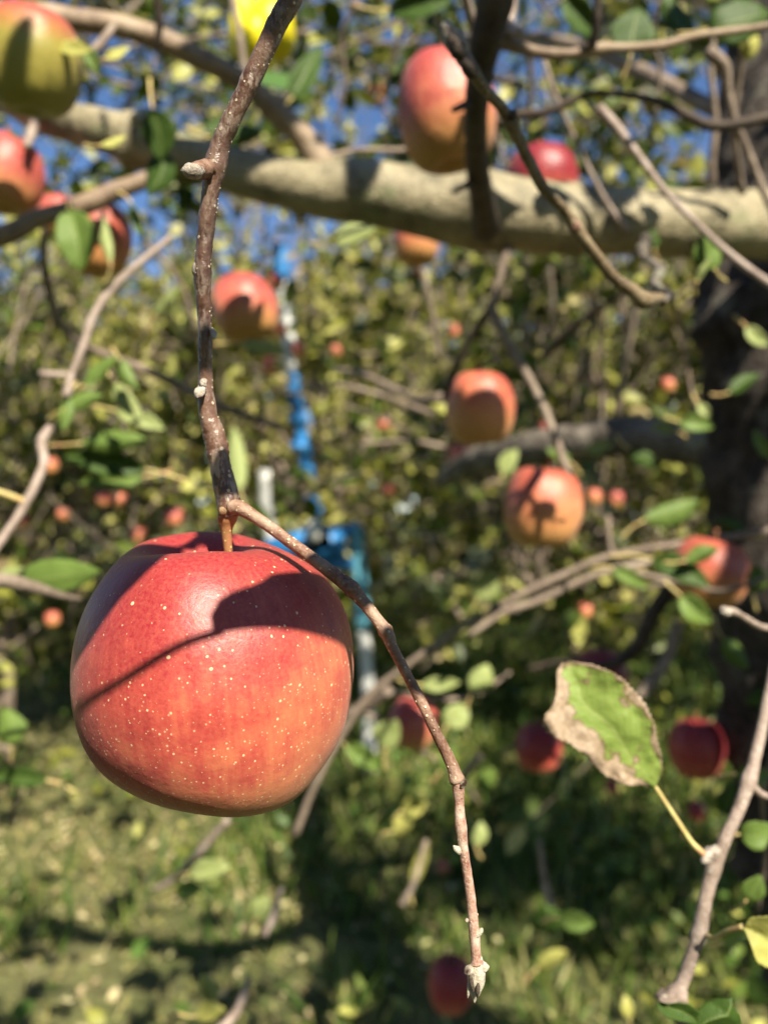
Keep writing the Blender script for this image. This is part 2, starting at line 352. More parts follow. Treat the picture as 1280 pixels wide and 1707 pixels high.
def simple_leaf(px, py, d, length, width, ang, mat, parent, name='leaf', bend=0.0, **k):
    "leaf with its centre at the pixel, pointing to ang degrees (0 = right, 90 = up)"
    ca, sa = math.cos(R_(ang)), -math.sin(R_(ang)); Lf, Rt = [], []
    for t in np.linspace(0, 1, 11):
        wd = width/2*(math.sin(math.pi*t**.8)**.75 if 0 < t < 1 else 0); x = (t-.5)*length; off = bend*math.sin(math.pi*t)*width
        for lst, sgn in ((Lf, -1), (Rt, 1)):
            y = sgn*wd+off; lst.append((px+ca*x-sa*y, py+sa*x+ca*y))
    return leaf_from_outline(name, Lf, Rt, d, mat, parent, n=14, m=8, **k)

# ------------------------------------------------------------------ the setting
def ground():
    n = 150; me = bpy.data.meshes.new('ground')
    xs = np.sinh(np.linspace(-1, 1, n)*4.6)/np.sinh(4.6)*220
    X, Y = np.meshgrid(xs, xs+2.5); Z = np.zeros_like(X)
    for i in range(n):
        for j in range(n):
            x, y = X[i, j], Y[i, j]
            if abs(x) < 30 and abs(y) < 40: Z[i, j] = .05*noise.noise(Vector((x*.7, y*.7, 0)))+.02*noise.noise(Vector((x*3, y*3, 4)))
    v = np.stack([X.ravel(), Y.ravel(), Z.ravel()], 1)
    f = [(i*n+j, i*n+j+1, (i+1)*n+j+1, (i+1)*n+j) for i in range(n-1) for j in range(n-1)]
    me.from_pydata(v.tolist(), [], f); me.polygons.foreach_set('use_smooth', [True]*len(f))
    m, nt, N, L, b, out = mat_new('orchard_floor'); tc = N('ShaderNodeTexCoord'); ob = tc.outputs['Object']
    r = ramp(N, [(.06, .09, .02), (.14, .17, .04), (.28, .28, .10), (.42, .38, .18)], [.3, .46, .58, .7]); L(tex_noise(N, L, ob, 1.4, 8, .68), r.inputs[0])
    col = mixc(N, L, maprange(N, L, tex_noise(N, L, ob, 22, 5, .7), .45, .62, 0, .7), r.outputs[0], (.07, .06, .03))
    L(col, b.inputs['Base Color']); b.inputs['Roughness'].default_value = .95
    bump(N, L, tex_noise(N, L, ob, 30, 6, .7), 1, .05, b)
    tag(link('ground', me, m), kind='structure')
ground()

# ---- bulk leaves and twigs as real meshes
T_NEAR_V = np.array([(0, 0, 0), (-.27, .30, .05), (0, .32, -.05), (.27, .30, .05), (-.25, .68, .04), (0, .7, -.06), (.25, .68, .04), (0, 1, .02)])
T_NEAR_F = [(0, 2, 1), (0, 3, 2), (1, 2, 5, 4), (2, 3, 6, 5), (4, 5, 7), (5, 6, 7)]
T_FAR_V = np.array([(0, 0, 0), (-.3, .5, .07), (0, 1, 0), (.3, .5, .07)]); T_FAR_F = [(0, 2, 1), (0, 3, 2)]
T_BL_V = np.array([(-.035, 0, 0), (.035, 0, 0), (.03, .5, .02), (-.03, .5, .02), (0, 1, .16)]); T_BL_F = [(0, 1, 2, 3), (3, 2, 4)]

def scatter(pos, direc, nrm, size, tv, tf):
    "copies of a small template: y along direc, z along nrm"
    y = direc/np.linalg.norm(direc, axis=1, keepdims=True); x = np.cross(y, nrm); x /= np.linalg.norm(x, axis=1, keepdims=True)+1e-9; z = np.cross(x, y)
    v = pos[:, None, :]+size[:, None, None]*(tv[None, :, 0:1]*x[:, None, :]+tv[None, :, 1:2]*y[:, None, :]+tv[None, :, 2:3]*z[:, None, :])
    k = len(tv); n = len(pos); off = (np.arange(n)*k)[:, None]
    fl = [off+np.array(f)[None, :] for f in tf]
    sizes = np.tile([len(f) for f in tf], n); loops = np.concatenate(fl, axis=1).ravel()
    return v.reshape(-1, 3), loops, sizes
def twig_mesh(path, rad):
    "path (N,K,3), rad (N,K): three-sided tubes"
    n, K, _ = path.shape; t = np.gradient(path, axis=1); t /= np.linalg.norm(t, axis=2, keepdims=True)+1e-9
    up = np.array([.3, .5, .81]); a = np.cross(t, up); a /= np.linalg.norm(a, axis=2, keepdims=True)+1e-9; b = np.cross(t, a)
    rings = [path+rad[..., None]*(a*math.cos(q)+b*math.sin(q)) for q in (0, 2.094, 4.189)]
    v = np.stack(rings, axis=2).reshape(-1, 3)
    idx = np.arange(n*K*3).reshape(n, K, 3)
    q = [np.stack([idx[:, :-1, k], idx[:, :-1, (k+1) % 3], idx[:, 1:, (k+1) % 3], idx[:, 1:, k]], axis=-1).reshape(-1, 4) for k in range(3)]
    f = np.concatenate(q); return v, f.ravel(), np.full(len(f), 4)
def np_mesh(name, pieces, mats, parent=None, smooth=False):
    "pieces: (verts, loops, sizes, material index)"
    V, Lp, Sz, Mi = [], [], [], []; o = 0
    for v, l, s, mi in pieces: V.append(v); Lp.append(l+o); Sz.append(s); Mi.append(np.full(len(s), mi)); o += len(v)
    V = np.concatenate(V); Lp = np.concatenate(Lp); Sz = np.concatenate(Sz); Mi = np.concatenate(Mi)
    me = bpy.data.meshes.new(name); me.vertices.add(len(V)); me.vertices.foreach_set('co', V.astype(np.float32).ravel())
    me.loops.add(len(Lp)); me.loops.foreach_set('vertex_index', Lp.astype(np.int32)); me.polygons.add(len(Sz))
    me.polygons.foreach_set('loop_start', np.r_[0, np.cumsum(Sz)[:-1]].astype(np.int32)); me.polygons.foreach_set('material_index', Mi.astype(np.int32))
    if smooth: me.polygons.foreach_set('use_smooth', np.ones(len(Sz), bool))
    me.update(calc_edges=True); me.validate()
    return link(name, me, mats, parent)

KEEP_LIT = []          # (point, radius): crowns are thinned where they would shade these
def lit_mask(p, pad=0.0):
    keep = np.ones(len(p), bool); s = np.array(SUN)
    for q, r in KEEP_LIT:
        dlt = p-np.array(q); t = dlt@s; dist = np.linalg.norm(dlt-t[:, None]*s, axis=1); keep &= ~((t > .06) & (dist < r+pad))
    return keep
def view_uv(p):
    d = np.maximum(p[:, 1], .02); return CX+p[:, 0]/d*F, CY-(p[:, 2]-EYE)/d*F

def crown_pieces(ells, per_m3, lpt, leaf, near=True, twl=(.35, .7), rad=.0035, up=.5, seed=0, mask=None, clump=.85, shell=.3):
    "leafy twigs through a set of ellipsoids (cx, cy, cz, rx, ry, rz)"
    g = np.random.default_rng(seed); ST, OUT = [], []
    for (cx, cy, cz, rx, ry, rz) in ells:
        n = max(4, int(per_m3*4.19*rx*ry*rz)); u = g.normal(size=(n*3, 3)); u /= np.linalg.norm(u, axis=1, keepdims=True)
        r = g.uniform(shell, 1, n*3)**(1/2.2); p = u*r[:, None]*np.array([rx, ry, rz])+np.array([cx, cy, cz])
        val = np.array([2.4*noise.noise(Vector(q)*1.5+Vector((seed, 0, 0))) for q in p]); k = np.argsort(-(val+g.uniform(-1, 1, len(val))*(1-clump)))[:n]
        ST.append(p[k]); OUT.append(u[k])
    ST = np.concatenate(ST); OUT = np.concatenate(OUT); n = len(ST)
    d = OUT*.7+np.array([0, 0, up])+g.normal(size=(n, 3))*.45; d /= np.linalg.norm(d, axis=1, keepdims=True)
    ln = g.uniform(*twl, n); K = 5; cur = g.normal(size=(n, 3))*.35+np.array([0, 0, -.12]); ts = np.linspace(-.15, 1, K)
    path = ST[:, None, :]+(ts[None, :, None]*d[:, None, :]+(ts**2)[None, :, None]*cur[:, None, :]*.5)*ln[:, None, None]
    radii = rad*(1.25-ts)[None, :]*g.uniform(.7, 1.5, n)[:, None]
    ok = path[:, :, 2].min(axis=1) > .12
    if mask is not None: ok &= mask(path[:, 2])&mask(path[:, 0])&mask(path[:, -1])
    if near:
        for q in range(K): ok &= lit_mask(path[:, q], .01)
    path, radii, d, cur, ln = path[ok], radii[ok], d[ok], cur[ok], ln[ok]; n = len(path)
    t = g.uniform(.0, 1.05, (n, lpt)); base = path[:, 0][:, None, :]*0+ (ST[ok][:, None, :]+(t[..., None]*d[:, None, :]+(t**2)[..., None]*cur[:, None, :]*.5)*ln[:, None, None])
    base = base.reshape(-1, 3); m = len(base)
    ld = np.repeat(d, lpt, axis=0)*.4+g.normal(size=(m, 3))*.75+np.array([0, 0, -.25])
    nr = g.normal(size=(m, 3))*.7+np.array([.3, -.5, .9]); sz = leaf*(.45+1.0*g.uniform(0, 1, m)**1.3)
    keep = lit_mask(base, .05) if near else np.ones(m, bool)
    if mask is not None: keep &= mask(base)
    base, ld, nr, sz = base[keep], ld[keep], nr[keep], sz[keep]
    tv, tf = (T_NEAR_V, T_NEAR_F) if near else (T_FAR_V, T_FAR_F)
    a = scatter(base, ld, nr, sz, tv, tf); b = twig_mesh(path, radii)
    return [(*a, 0), (*b, 1)]

def limb_mb(x, y, h, spread, seed, r0=.07):
    g = random.Random(seed); mb = MB(); lean = g.uniform(-.12, .12); fork = h*.32
    mb.tube([(x, y, -.05, r0*1.5), (x+lean*.2, y, .12, r0*1.1), (x+lean*.6, y, fork*.6, r0*.95), (x+lean, y, fork, r0*.9)], seg=8, n=3, rough=.15, freq=9)
    lm = MB()
    for k in range(7):
        a = k*2*math.pi/7+g.uniform(-.3, .3); rr = spread*g.uniform(.6, .95); z1 = fork+g.uniform(.1, .5)*h*.5; z2 = h*g.uniform(.55, .95); z0 = fork*g.uniform(.75, 1)
        lm.tube([(x+lean, y, z0, r0*.55), (x+lean+rr*.35*math.cos(a), y+rr*.35*math.sin(a), z1, r0*.42),
                 (x+lean+rr*.75*math.cos(a+.15), y+rr*.75*math.sin(a+.15), (z1+z2)/2+.1, r0*.25), (x+lean+rr*math.cos(a), y+rr*math.sin(a), z2, r0*.08)], seg=6, n=3, rough=.15, freq=9)
    return mb, lm
def orchard_tree(x, y, h, spread, label, mat, seed, per=11, lpt=16, leaf=.085, low=.45, near=False, up=.5, mask=None):
    t = empty('apple_tree', (x, y, 0)); tag(t, label, 'tree', 'apple trees in the rows behind')
    tr, lm = limb_mb(x, y, h, spread, seed); tr.build('trunk', B_FAR, t); lm.build('limb', B_FAR, t)
    g = random.Random(seed+5); el = []
    for k in range(9):
        a = g.uniform(0, 6.28); q = spread*g.uniform(.25, .7); cz = g.uniform(low+.35, h-.45)
        el.append((x+q*math.cos(a), y+q*math.sin(a), cz, spread*g.uniform(.35, .5), spread*g.uniform(.35, .5), g.uniform(.4, .62)))
    tops = [(e[0], e[1], h-.25, .5, .5, .3) for e in el[:6]]
    np_mesh('crown', crown_pieces(el, per, lpt, leaf, near=near, seed=seed, rad=.006, up=up, mask=mask) + crown_pieces(el, 12 if near else 6, 3, leaf, near=near, seed=seed+9, rad=.009, up=2.0, twl=(.7, 1.3))
            + crown_pieces(tops, 16 if near else 8, 5, leaf, near=near, seed=seed+19, rad=.008, up=2.5, twl=(.7, 1.4)), [mat, B_FAR], t)
    return t

# ------------------------------------------------------------------ apples
PROF = [(0, .60), (.05, .605), (.12, .66), (.22, .77), (.34, .855), (.48, .885), (.64, .835), (.80, .68), (.93, .43), (1, .12), (.99, -.14), (.94, -.38), (.85, -.60), (.72, -.77), (.57, -.865), (.42, -.885), (.29, -.85), (.16, -.78), (.06, -.745), (0, -.74)]
def apple_verts(rows, cols, seed=0, lobes=.025, squash=1.0, lop=.04):
    c = catmull(PROF, rows); g = random.Random(seed); ph = g.uniform(0, 6.28); ph2 = g.uniform(0, 6.28); V = []
    for (r, z) in c[1:-1]:
        for k in range(cols):
            th = 2*math.pi*k/cols; rr = max(r, 0)*(1+lobes*math.cos(5*th+ph)*(.4+.6*abs(z))+lop*.6*math.cos(2*th+ph2))
            zz = z*squash*(1+lop*math.cos(th+ph2)*min(1, r*1.2)); q = Vector((rr*math.cos(th), rr*math.sin(th), zz)); q *= 1+.02*noise.noise(q*1.3+Vector((seed, 0, 0)))
            V.append(q)
    n = len(c)-2; Fc = [(i*cols+k, i*cols+(k+1) % cols, (i+1)*cols+(k+1) % cols, (i+1)*cols+k) for i in range(n-1) for k in range(cols)]
    top = len(V); V.append(Vector((0, 0, c[0][1]*squash))); V.append(Vector((0, 0, c[-1][1]*squash)))
    Fc += [(top, (k+1) % cols, k) for k in range(cols)]; Fc += [(top+1, (n-1)*cols+k, (n-1)*cols+(k+1) % cols) for k in range(cols)]
    return V, [f[::-1] for f in Fc]
APPLE_ME = {}
def apple_mesh(seed, mat, low=False):
    key = (seed, mat.name, low)
    if key not in APPLE_ME:
        v, f = apple_verts(1 if low else 3, 16 if low else 48, seed); me = bpy.data.meshes.new('apple'); me.from_pydata(v, [], f)
        me.polygons.foreach_set('use_smooth', [True]*len(f)); me.materials.append(mat); APPLE_ME[key] = me
    return APPLE_ME[key]
STEM_ME = None
def stem_mesh():
    global STEM_ME
    if STEM_ME is None:
        o = MB().tube([(0, 0, .58, .045), (.01, 0, .8, .035), (.04, .01, 1.02, .04), (.07, .02, 1.2, .06)], seg=8, n=3, rough=.1, freq=8).build('stem', B_STEM)
        STEM_ME = o.data; bpy.data.objects.remove(o)
    return STEM_ME
def apple(px, py, wpx, d, label, mat=A_RED, tall=1.0, tilt=(0, 0), seed=1, group='apples hanging around the near branches', small=False, lit=True):
    R = wpx/2/F*d; c = P(px, py, d)
    o = bpy.data.objects.new('apple', apple_mesh(seed % 4, mat, small)); S.collection.objects.link(o)
    M = Matrix.Translation(c) @ Matrix.Rotation(R_(tilt[1]), 4, 'Y') @ Matrix.Rotation(R_(tilt[0]), 4, 'X') @ Matrix.Rotation(seed*1.9, 4, 'Z') @ Matrix.Diagonal((R, R, R*1.12*tall, 1))
    o.matrix_world = M; tag(o, label, 'apple', group)
    if not small:
        s = bpy.data.objects.new('stem', stem_mesh()); S.collection.objects.link(s); s.parent = o
    if lit and not small: KEEP_LIT.append((c, R*1.15))
    return o

# hero apple: outline fitted to the fruit
HC, HD, HR = (355.0, 1122.0), .237, .0426
TARGET = [(300, 889), (340, 885), (385, 888), (430, 900), (475, 917), (515, 938), (550, 970), (575, 1015), (588, 1060), (590, 1100), (587, 1150), (578, 1200), (560, 1245), (535, 1285), (510, 1318), (480, 1341), (450, 1354), (420, 1361), (390, 1364), (350, 1361), (310, 1354), (265, 1345), (225, 1328), (190, 1308), (160, 1280), (138, 1245), (124, 1205), (117, 1160), (118, 1110), (126, 1060), (143, 1010), (170, 965), (205, 925), (240, 902), (270, 893)]
def hero_apple():
    v, f = apple_verts(6, 128, 3, lobes=.012, lop=.0)
    Mr = Matrix.Rotation(R_(-5), 4, 'Y') @ Matrix.Rotation(R_(6), 4, 'X'); C = P(*HC, HD)
    W = [C+(Mr @ q)*HR for q in v]
    def pr(p): return np.array([CX+p.x/p.y*F, CY-(p.z-EYE)/p.y*F])
    T = np.array(TARGET)-np.array(HC); ta = np.arctan2(T[:, 1], T[:, 0]); tr = np.hypot(*T.T); o = np.argsort(ta); ta, tr = ta[o], tr[o]
    bins = np.linspace(-math.pi, math.pi, 73)
    for it in range(3):
        q = np.array([pr(p) for p in W])-np.array(HC); an = np.arctan2(q[:, 1], q[:, 0]); rd = np.hypot(*q.T)
        cur = np.array([rd[np.abs((an-b+math.pi) % (2*math.pi)-math.pi) < .06].max() for b in bins])
        tg = np.interp(bins, np.r_[ta-2*math.pi, ta, ta+2*math.pi], np.tile(tr, 3)); sc = tg/cur
        sc = np.convolve(np.r_[sc[-4:-1], sc, sc[1:4]], np.array([.1, .2, .4, .2, .1]), 'same')[3:-3]
        s = np.interp(an, bins, sc); cu = np.interp(an, bins, cur); wgt = np.clip(rd/cu, 0, 1)**1.5
        for i, p in enumerate(W):
            k = 1+(s[i]-1)*wgt[i]; d = p.y; W[i] = Vector(((HC[0]+q[i, 0]*k-CX)/F*d, d, EYE-(HC[1]+q[i, 1]*k-CY)/F*d))
    M = Matrix.Translation(C) @ Mr @ Matrix.Scale(HR, 4); Mi = M.inverted()
    me = bpy.data.meshes.new('apple'); me.from_pydata([Mi @ p for p in W], [], f); me.polygons.foreach_set('use_smooth', [True]*len(f)); me.materials.append(A_HERO)
    a = bpy.data.objects.new('apple', me); S.collection.objects.link(a); a.matrix_world = M
    tag(a, 'large speckled red apple in sharp focus hanging from the foreground twig', 'apple')
    st = MB().tube(px_path([(381, 950, 15), (381, 925, 14), (379, 900, 16), (378, 880, 21), (380, 860, 33), (383, 848, 30)], .2352, .2335), seg=18, n=7, rough=.06, freq=500, rings=[(3.6, .08, .3)])
    s = st.build('stem', B_STEM); s.parent = a; s.matrix_parent_inverse = Mi
    cx = MB(); base = C+(Mr @ Vector((0, 0, -.74)))*HR
    for k in range(5):
        an = k*1.2566; cx.blob(base+Vector((math.cos(an)*.003, math.sin(an)*.003, -.002)), (math.cos(an), math.sin(an), -1.5), .0018, .004, seg=8, rows=6, point=.5)
    cl = cx.build('calyx', B_DARK); cl.parent = a; cl.matrix_parent_inverse = Mi
    return a, BVHTree.FromPolygons(W, f)
HERO, HBVH = hero_apple()
KEEP_LIT.append((P(355, 1122, .22), .052)); KEEP_LIT += [(P(380, 800, .23), .02), (P(340, 600, .23), .03), (P(350, 400, .22), .03), (P(375, 200, .22), .03), (P(700, 1200, .21), .03), (P(780, 1500, .21), .03), (P(740, 1320, .21), .03),
             (P(1010, 1200, .33), .045), (P(1200, 1420, .33), .03), (P(1150, 1560, .33), .03), (P(1260, 1600, .33), .03), (P(620, 1000, .21), .02), (P(1000, 440, .4), .03)]

for (x, y) in ((80, 1420), (60, 1560), (200, 1640), (330, 1560), (180, 1500), (420, 1420), (560, 1660), (760, 1040), (700, 1300), (840, 1690)):
    dd = EYE*F/(y-CY); KEEP_LIT.append((P(x, y, dd), .26))
# ------------------------------------------------------------------ foreground fruiting twig
tw = empty('fruiting_twig', P(505, -60, .215)); tag(tw, 'hanging brown twig in sharp focus that carries the large speckled apple', 'twig')
main = [(512, -75, 39, .214), (487, -5, 36, .215), (462, 40, 34, .216), (427, 115, 31, .218), (403, 165, 30, .219), (372, 230, 32, .221), (358, 280, 33, .222), (350, 330, 29, .223), (342, 400, 28, .225), (338, 460, 27, .226), (341, 520, 24, .228), (343, 580, 22, .229), (343, 640, 24, .231), (347, 690, 29, .232), (359, 730, 35, .233), (366, 770, 35, .233), (375, 810, 38, .233), (382, 842, 40, .233), (385, 862, 30, .233)]
sh = MB().tube(px_path(main, .2), seg=22, n=9, rough=.09, freq=330,
               rings=[(3.4, .12, .35), (6.0, .16, .4), (9.0, .10, .25), (11.0, .07, .25), (12.6, .12, .25), (13.35, .12, .07), (13.6, .13, .06), (13.85, .14, .06), (14.1, .12, .06), (14.35, .14, .07), (14.65, .10, .08), (17.2, .10, .3)])
# pale lenticels that stand proud of the bark
g = random.Random(3); pth = catmull(px_path(main, .2), 9)
for k in range(420):
    i = g.randrange(6, len(pth)-8); c = Vector(pth[i, :3]); t = Vector(pth[i+1, :3])-c; t.normalize(); th = g.uniform(math.pi*.9, math.pi*2.1)
    a = Vector((1, 0, 0)); a = (a-t*a.dot(t)).normalized(); b = t.cross(a); dr = a*math.cos(th)+b*math.sin(th)
    if dr.y > .25: continue
    sh.blob(c+dr*pth[i, 3]*1.0, t, g.uniform(.0001, .00024), g.uniform(.00016, .0004), seg=6, rows=4, rough=.2, freq=3000, mat=1)
B_LENT = plain('pale_lenticel', (.66, .54, .38), .7, nscale=900)
sh.build('stem', [B_HERO, B_LENT], tw)
sp = MB().tube(px_path([(356, 275, 20), (345, 281, 27), (335, 283, 26), (325, 283, 25)], .2215, .214), seg=16, n=6, rough=.1, freq=800, rings=[(.8, .2, .12), (1.3, .18, .12), (1.8, .2, .12), (2.3, .15, .12)])
bd = sp.build('spur', B_TWIG, tw)
MB().blob(P(322, 286, .2125), (-.6, -.35, -.1), .0022, .0030, seg=14, rows=10, rough=.35, freq=900, point=.2).build('bud', B_BUD, bd)
for (x, y, rx, rl, ax) in ((428, 132, .0013, .0026, (.5, -.3, -1)), (327, 452, .0011, .0026, (-.25, -.3, 1)), (356, 556, .0010, .0021, (.3, -.6, -.8)), (334, 653, .0015, .0027, (-.35, -.7, -1)), (339, 638, .0014, .0012, (-1, -.4, .2))):
    MB().blob(P(x, y, .222 if y < 300 else .225 if y < 500 else .2265), ax, rx, rl, seg=12, rows=8, rough=.5, freq=900, point=.25).build('bud', B_BUD, tw)
B_KNU = bark_mat('bark_knuckle', (.12, .055, .03), (.26, .15, .07), (.44, .32, .19), rough=.6, nscale=260, bumpd=.0008)
kn = MB().blob(P(391, 846, .2318), (1, -.2, -.5), .0024, .0036, seg=18, rows=12, rough=.5, freq=700)
kn.blob(P(372, 851, .2300), (0, -1, -.1), .0014, .0013, seg=12, rows=6, rough=.3, freq=700).build('knuckle', B_KNU, tw)
side = [(386, 846, 26, .231), (398, 846, 26, .230), (418, 857, 22, .2285), (445, 875, 20, .2265), (480, 901, 20, .224), (520, 930, 21, .221), (556, 957, 23, .2185), (585, 980, 25, .216), (605, 1003, 21, .215), (628, 1032, 20, .2135), (644, 1054, 23, .213), (656, 1082, 18, .212), (680, 1128, 17, .211), (703, 1172, 18, .210), (727, 1222, 18, .209), (750, 1268, 20, .209), (763, 1303, 23, .2085), (765, 1335, 17, .2085), (768, 1378, 18, .208), (774, 1425, 16, .208), (783, 1485, 16, .208), (789, 1540, 17, .208), (793, 1590, 17, .208), (795, 1606, 22, .208)]
sd_ = MB().tube(px_path(side[:17], .2), seg=18, n=7, rough=.08, freq=450, rings=[(7.1, .12, .25), (9.9, .15, .2), (15.9, .18, .25)])
gg = random.Random(9); pt = catmull(px_path(side, .2), 7)
for k in range(90):
    i = gg.randrange(8, len(pt)-14); c = Vector(pt[i, :3]); t = (Vector(pt[i+1, :3])-c).normalized(); th = gg.uniform(0, 6.28); a = t.orthogonal().normalized(); b = t.cross(a); dr = a*math.cos(th)+b*math.sin(th)
    if dr.y > .2: continue
    sd_.blob(c+dr*pt[i, 3], t, gg.uniform(.0001, .0002), gg.uniform(.0002, .0004), seg=6, rows=4, rough=0, mat=1)
sto = sd_.build('side_shoot', [B_TWIG, B_LENT], tw)
lo_ = MB().tube(px_path(side[16:], .2), seg=18, n=7, rough=.09, freq=500, rings=[(2.0, .13, .3), (5.4, .12, .2)])
lo_.build('shoot_tip', B_TIP, sto)
tb = MB().blob(P(794, 1632, .208), (-.08, -.05, -1), .0023, .0062, seg=16, rows=14, rough=.22, freq=600, point=.38)
tb.blob(P(805, 1612, .208), (1, 0, .25), .0014, .0018, seg=10, rows=7, rough=.3, freq=900, point=.2); tb.blob(P(781, 1618, .207), (-1, 0, -.5), .0014, .0016, seg=10, rows=7, rough=.3, freq=900, point=.2)
tb.blob(P(782, 1646, .2065), (-.15, 0, -1), .0007, .0028, seg=8, rows=7, rough=.3, freq=900, point=.3)
tb.build('bud', B_BUDW, sto)
MB().blob(P(796, 1652, .2052), (-.12, -.1, -1), .0006, .0020, seg=8, rows=7, rough=.3, freq=900, point=.3).blob(P(786, 1640, .2050), (.2, -.1, -1), .0006, .0024, seg=8, rows=7, rough=.3, freq=900, point=.3).build('bud_scale', B_DARK, sto)
for (x, y) in ((770, 1308), (762, 1417), (797, 1556)):
    MB().blob(P(x, y, .2072), (.4 if x != 762 else -.5, -.2, .6), .0009, .0018, seg=10, rows=7, rough=.4, freq=900, point=.2).build('bud', B_BUDW, sto)
MB().blob(P(778, 1534, .2075), (0, 0, 1), .00055, .0006, seg=8, rows=6, rough=.2, freq=2000).build('droplet', B_BUDW, sto)

# ------------------------------------------------------------------ right-hand twig with the half-browned leaf
rt = empty('leafy_twig', P(1290, 1120, .33)); tag(rt, 'grey twig at lower right that carries the half browned green leaf', 'twig')
rm = [(1300, 1060, 14, .36), (1285, 1130, 15, .355), (1272, 1200, 17, .35), (1258, 1260, 19, .345), (1248, 1300, 22, .34), (1228, 1355, 20, .335), (1205, 1405, 21, .33), (1188, 1450, 23, .33), (1175, 1500, 22, .328), (1166, 1548, 24, .326), (1152, 1595, 22, .324), (1135, 1640, 22, .322), (1118, 1668, 30, .32), (1130, 1690, 26, .32), (1150, 1730, 22, .32)]
MB().tube(px_path(rm, .33), seg=16, n=7, rough=.1, freq=260, rings=[(4, .2, .3), (7, .15, .25), (9.2, .16, .2), (11.7, .2, .4)]).build('stem', B_GREYT, rt)
MB().tube(px_path([(1248, 1298, 16), (1256, 1312, 14), (1270, 1325, 13), (1292, 1330, 12)], .34, .335), seg=10, n=4, rough=.12, freq=300).build('side_shoot', B_GREYT, rt)
MB().tube(px_path([(1110, 1655, 20), (1100, 1668, 24), (1125, 1662, 30), (1145, 1665, 26)], .322, .318), seg=12, n=5, rough=.3, freq=300).build('spur', B_GREYT, rt)
sp2 = MB().tube(px_path([(1195, 1415, 14), (1184, 1422, 18), (1176, 1430, 18), (1172, 1440, 8)], .328, .322), seg=12, n=5, rough=.3, freq=500, rings=[(1, .2, .2), (2, .2, .2)]).build('spur', B_BUD, rt)
hl = leaf_from_outline('leaf', [(1094, 1316), (1066, 1312), (1035, 1306), (1012, 1298), (990, 1280), (975, 1262), (955, 1240), (930, 1230), (912, 1222), (904, 1206), (908, 1190), (922, 1176), (926, 1150), (932, 1120), (938, 1108)],
    [(1094, 1316), (1104, 1290), (1106, 1268), (1098, 1240), (1090, 1205), (1078, 1178), (1062, 1155), (1046, 1140), (1020, 1120), (985, 1106), (960, 1104), (945, 1106)], .325, L_HERO, rt, fold=.10, curl=.10, n=60, m=26, crinkle=.0024, ser=.012)
hl['label'] = 'green leaf with a crinkled brown edge'
MB().tube(px_path([(1092, 1312, 6), (1110, 1340, 7), (1132, 1374, 8), (1152, 1404, 9), (1172, 1424, 11)], .326, .324), seg=10, n=5, rough=.06, freq=400).build('petiole', B_PETI, hl)
l2 = leaf_from_outline('leaf', [(1236, 1544), (1250, 1580), (1262, 1606), (1290, 1622), (1330, 1622)], [(1236, 1544), (1250, 1530), (1280, 1524), (1310, 1530), (1345, 1560)], .30, L_YEL, rt, fold=.22, n=26, m=14, ser=.01)
l2['label'] = 'yellow green leaf cut by the right edge'
MB().tube(px_path([(1178, 1560, 8), (1190, 1564, 8), (1208, 1553, 8), (1238, 1544, 9)], .322, .302), seg=10, n=5).build('petiole', B_PETI, l2)
leaf_from_outline('leaf', [(1165, 1712), (1130, 1700), (1106, 1690), (1090, 1672), (1096, 1668)], [(1165, 1712), (1166, 1690), (1150, 1676), (1120, 1668), (1098, 1666)], .30, L_DKGREEN, rt, fold=.3, n=26, m=12)
leaf_from_outline('leaf', [(1150, 1725), (1158, 1690), (1176, 1672), (1200, 1664), (1222, 1662)], [(1150, 1725), (1200, 1716), (1238, 1716), (1232, 1690), (1216, 1672)], .30, L_DKGREEN, rt, fold=-.3, n=26, m=12)
rt2 = empty('bare_twig', P(1290, 1045, .4)); tag(rt2, 'short bare grey twig tip poking in from the right edge', 'twig')
MB().tube(px_path([(1340, 1050, 14), (1285, 1048, 12), (1262, 1043, 12), (1240, 1030, 12), (1222, 1020, 14), (1210, 1019, 17)], .40, .37), seg=12, n=5, rough=.14, freq=250).build('stem', B_GREYT, rt2)
MB().blob(P(1209, 1019, .369), (-1, 0, .2), .0026, .0028, seg=10, rows=8, rough=.4, freq=500).build('bud', B_BUD, rt2)

# ------------------------------------------------------------------ the near apple tree
ht = empty('apple_tree', P(1345, 2000, 1.15)); ht.location.z = 0; ht.matrix_world = Matrix.Translation((P(1345, 2000, 1.15).x, 1.15, 0))
tag(ht, 'near apple tree with dark rough trunk at right and thick tan branch across the top', 'tree')
def tp(lst, d0, d1, mat, name='branch', seg=14, n=5, rough=.07, freq=25, rings=None, parent=None):
    return MB().tube(px_path(lst, d0, d1), seg=seg, n=n, rough=rough, freq=freq, rings=rings).build(name, mat, parent or ht)
TX = P(1345, 900, 1.15).x
MB().tube([(TX+.34, 1.3, -.1, .22), (TX+.27, 1.26, .15, .16), (TX+.15, 1.2, .6, .135), (TX+.04, 1.15, 1.1, .14), (TX, 1.15, 1.5, .135), (TX-.02, 1.16, 1.85, .13), (TX, 1.2, 2.1, .10), (TX+.1, 1.35, 2.6, .07), (TX+.15, 1.5, 3.1, .03)], seg=56, n=22, rough=.24, freq=15).build('trunk', B_TRUNK, ht)
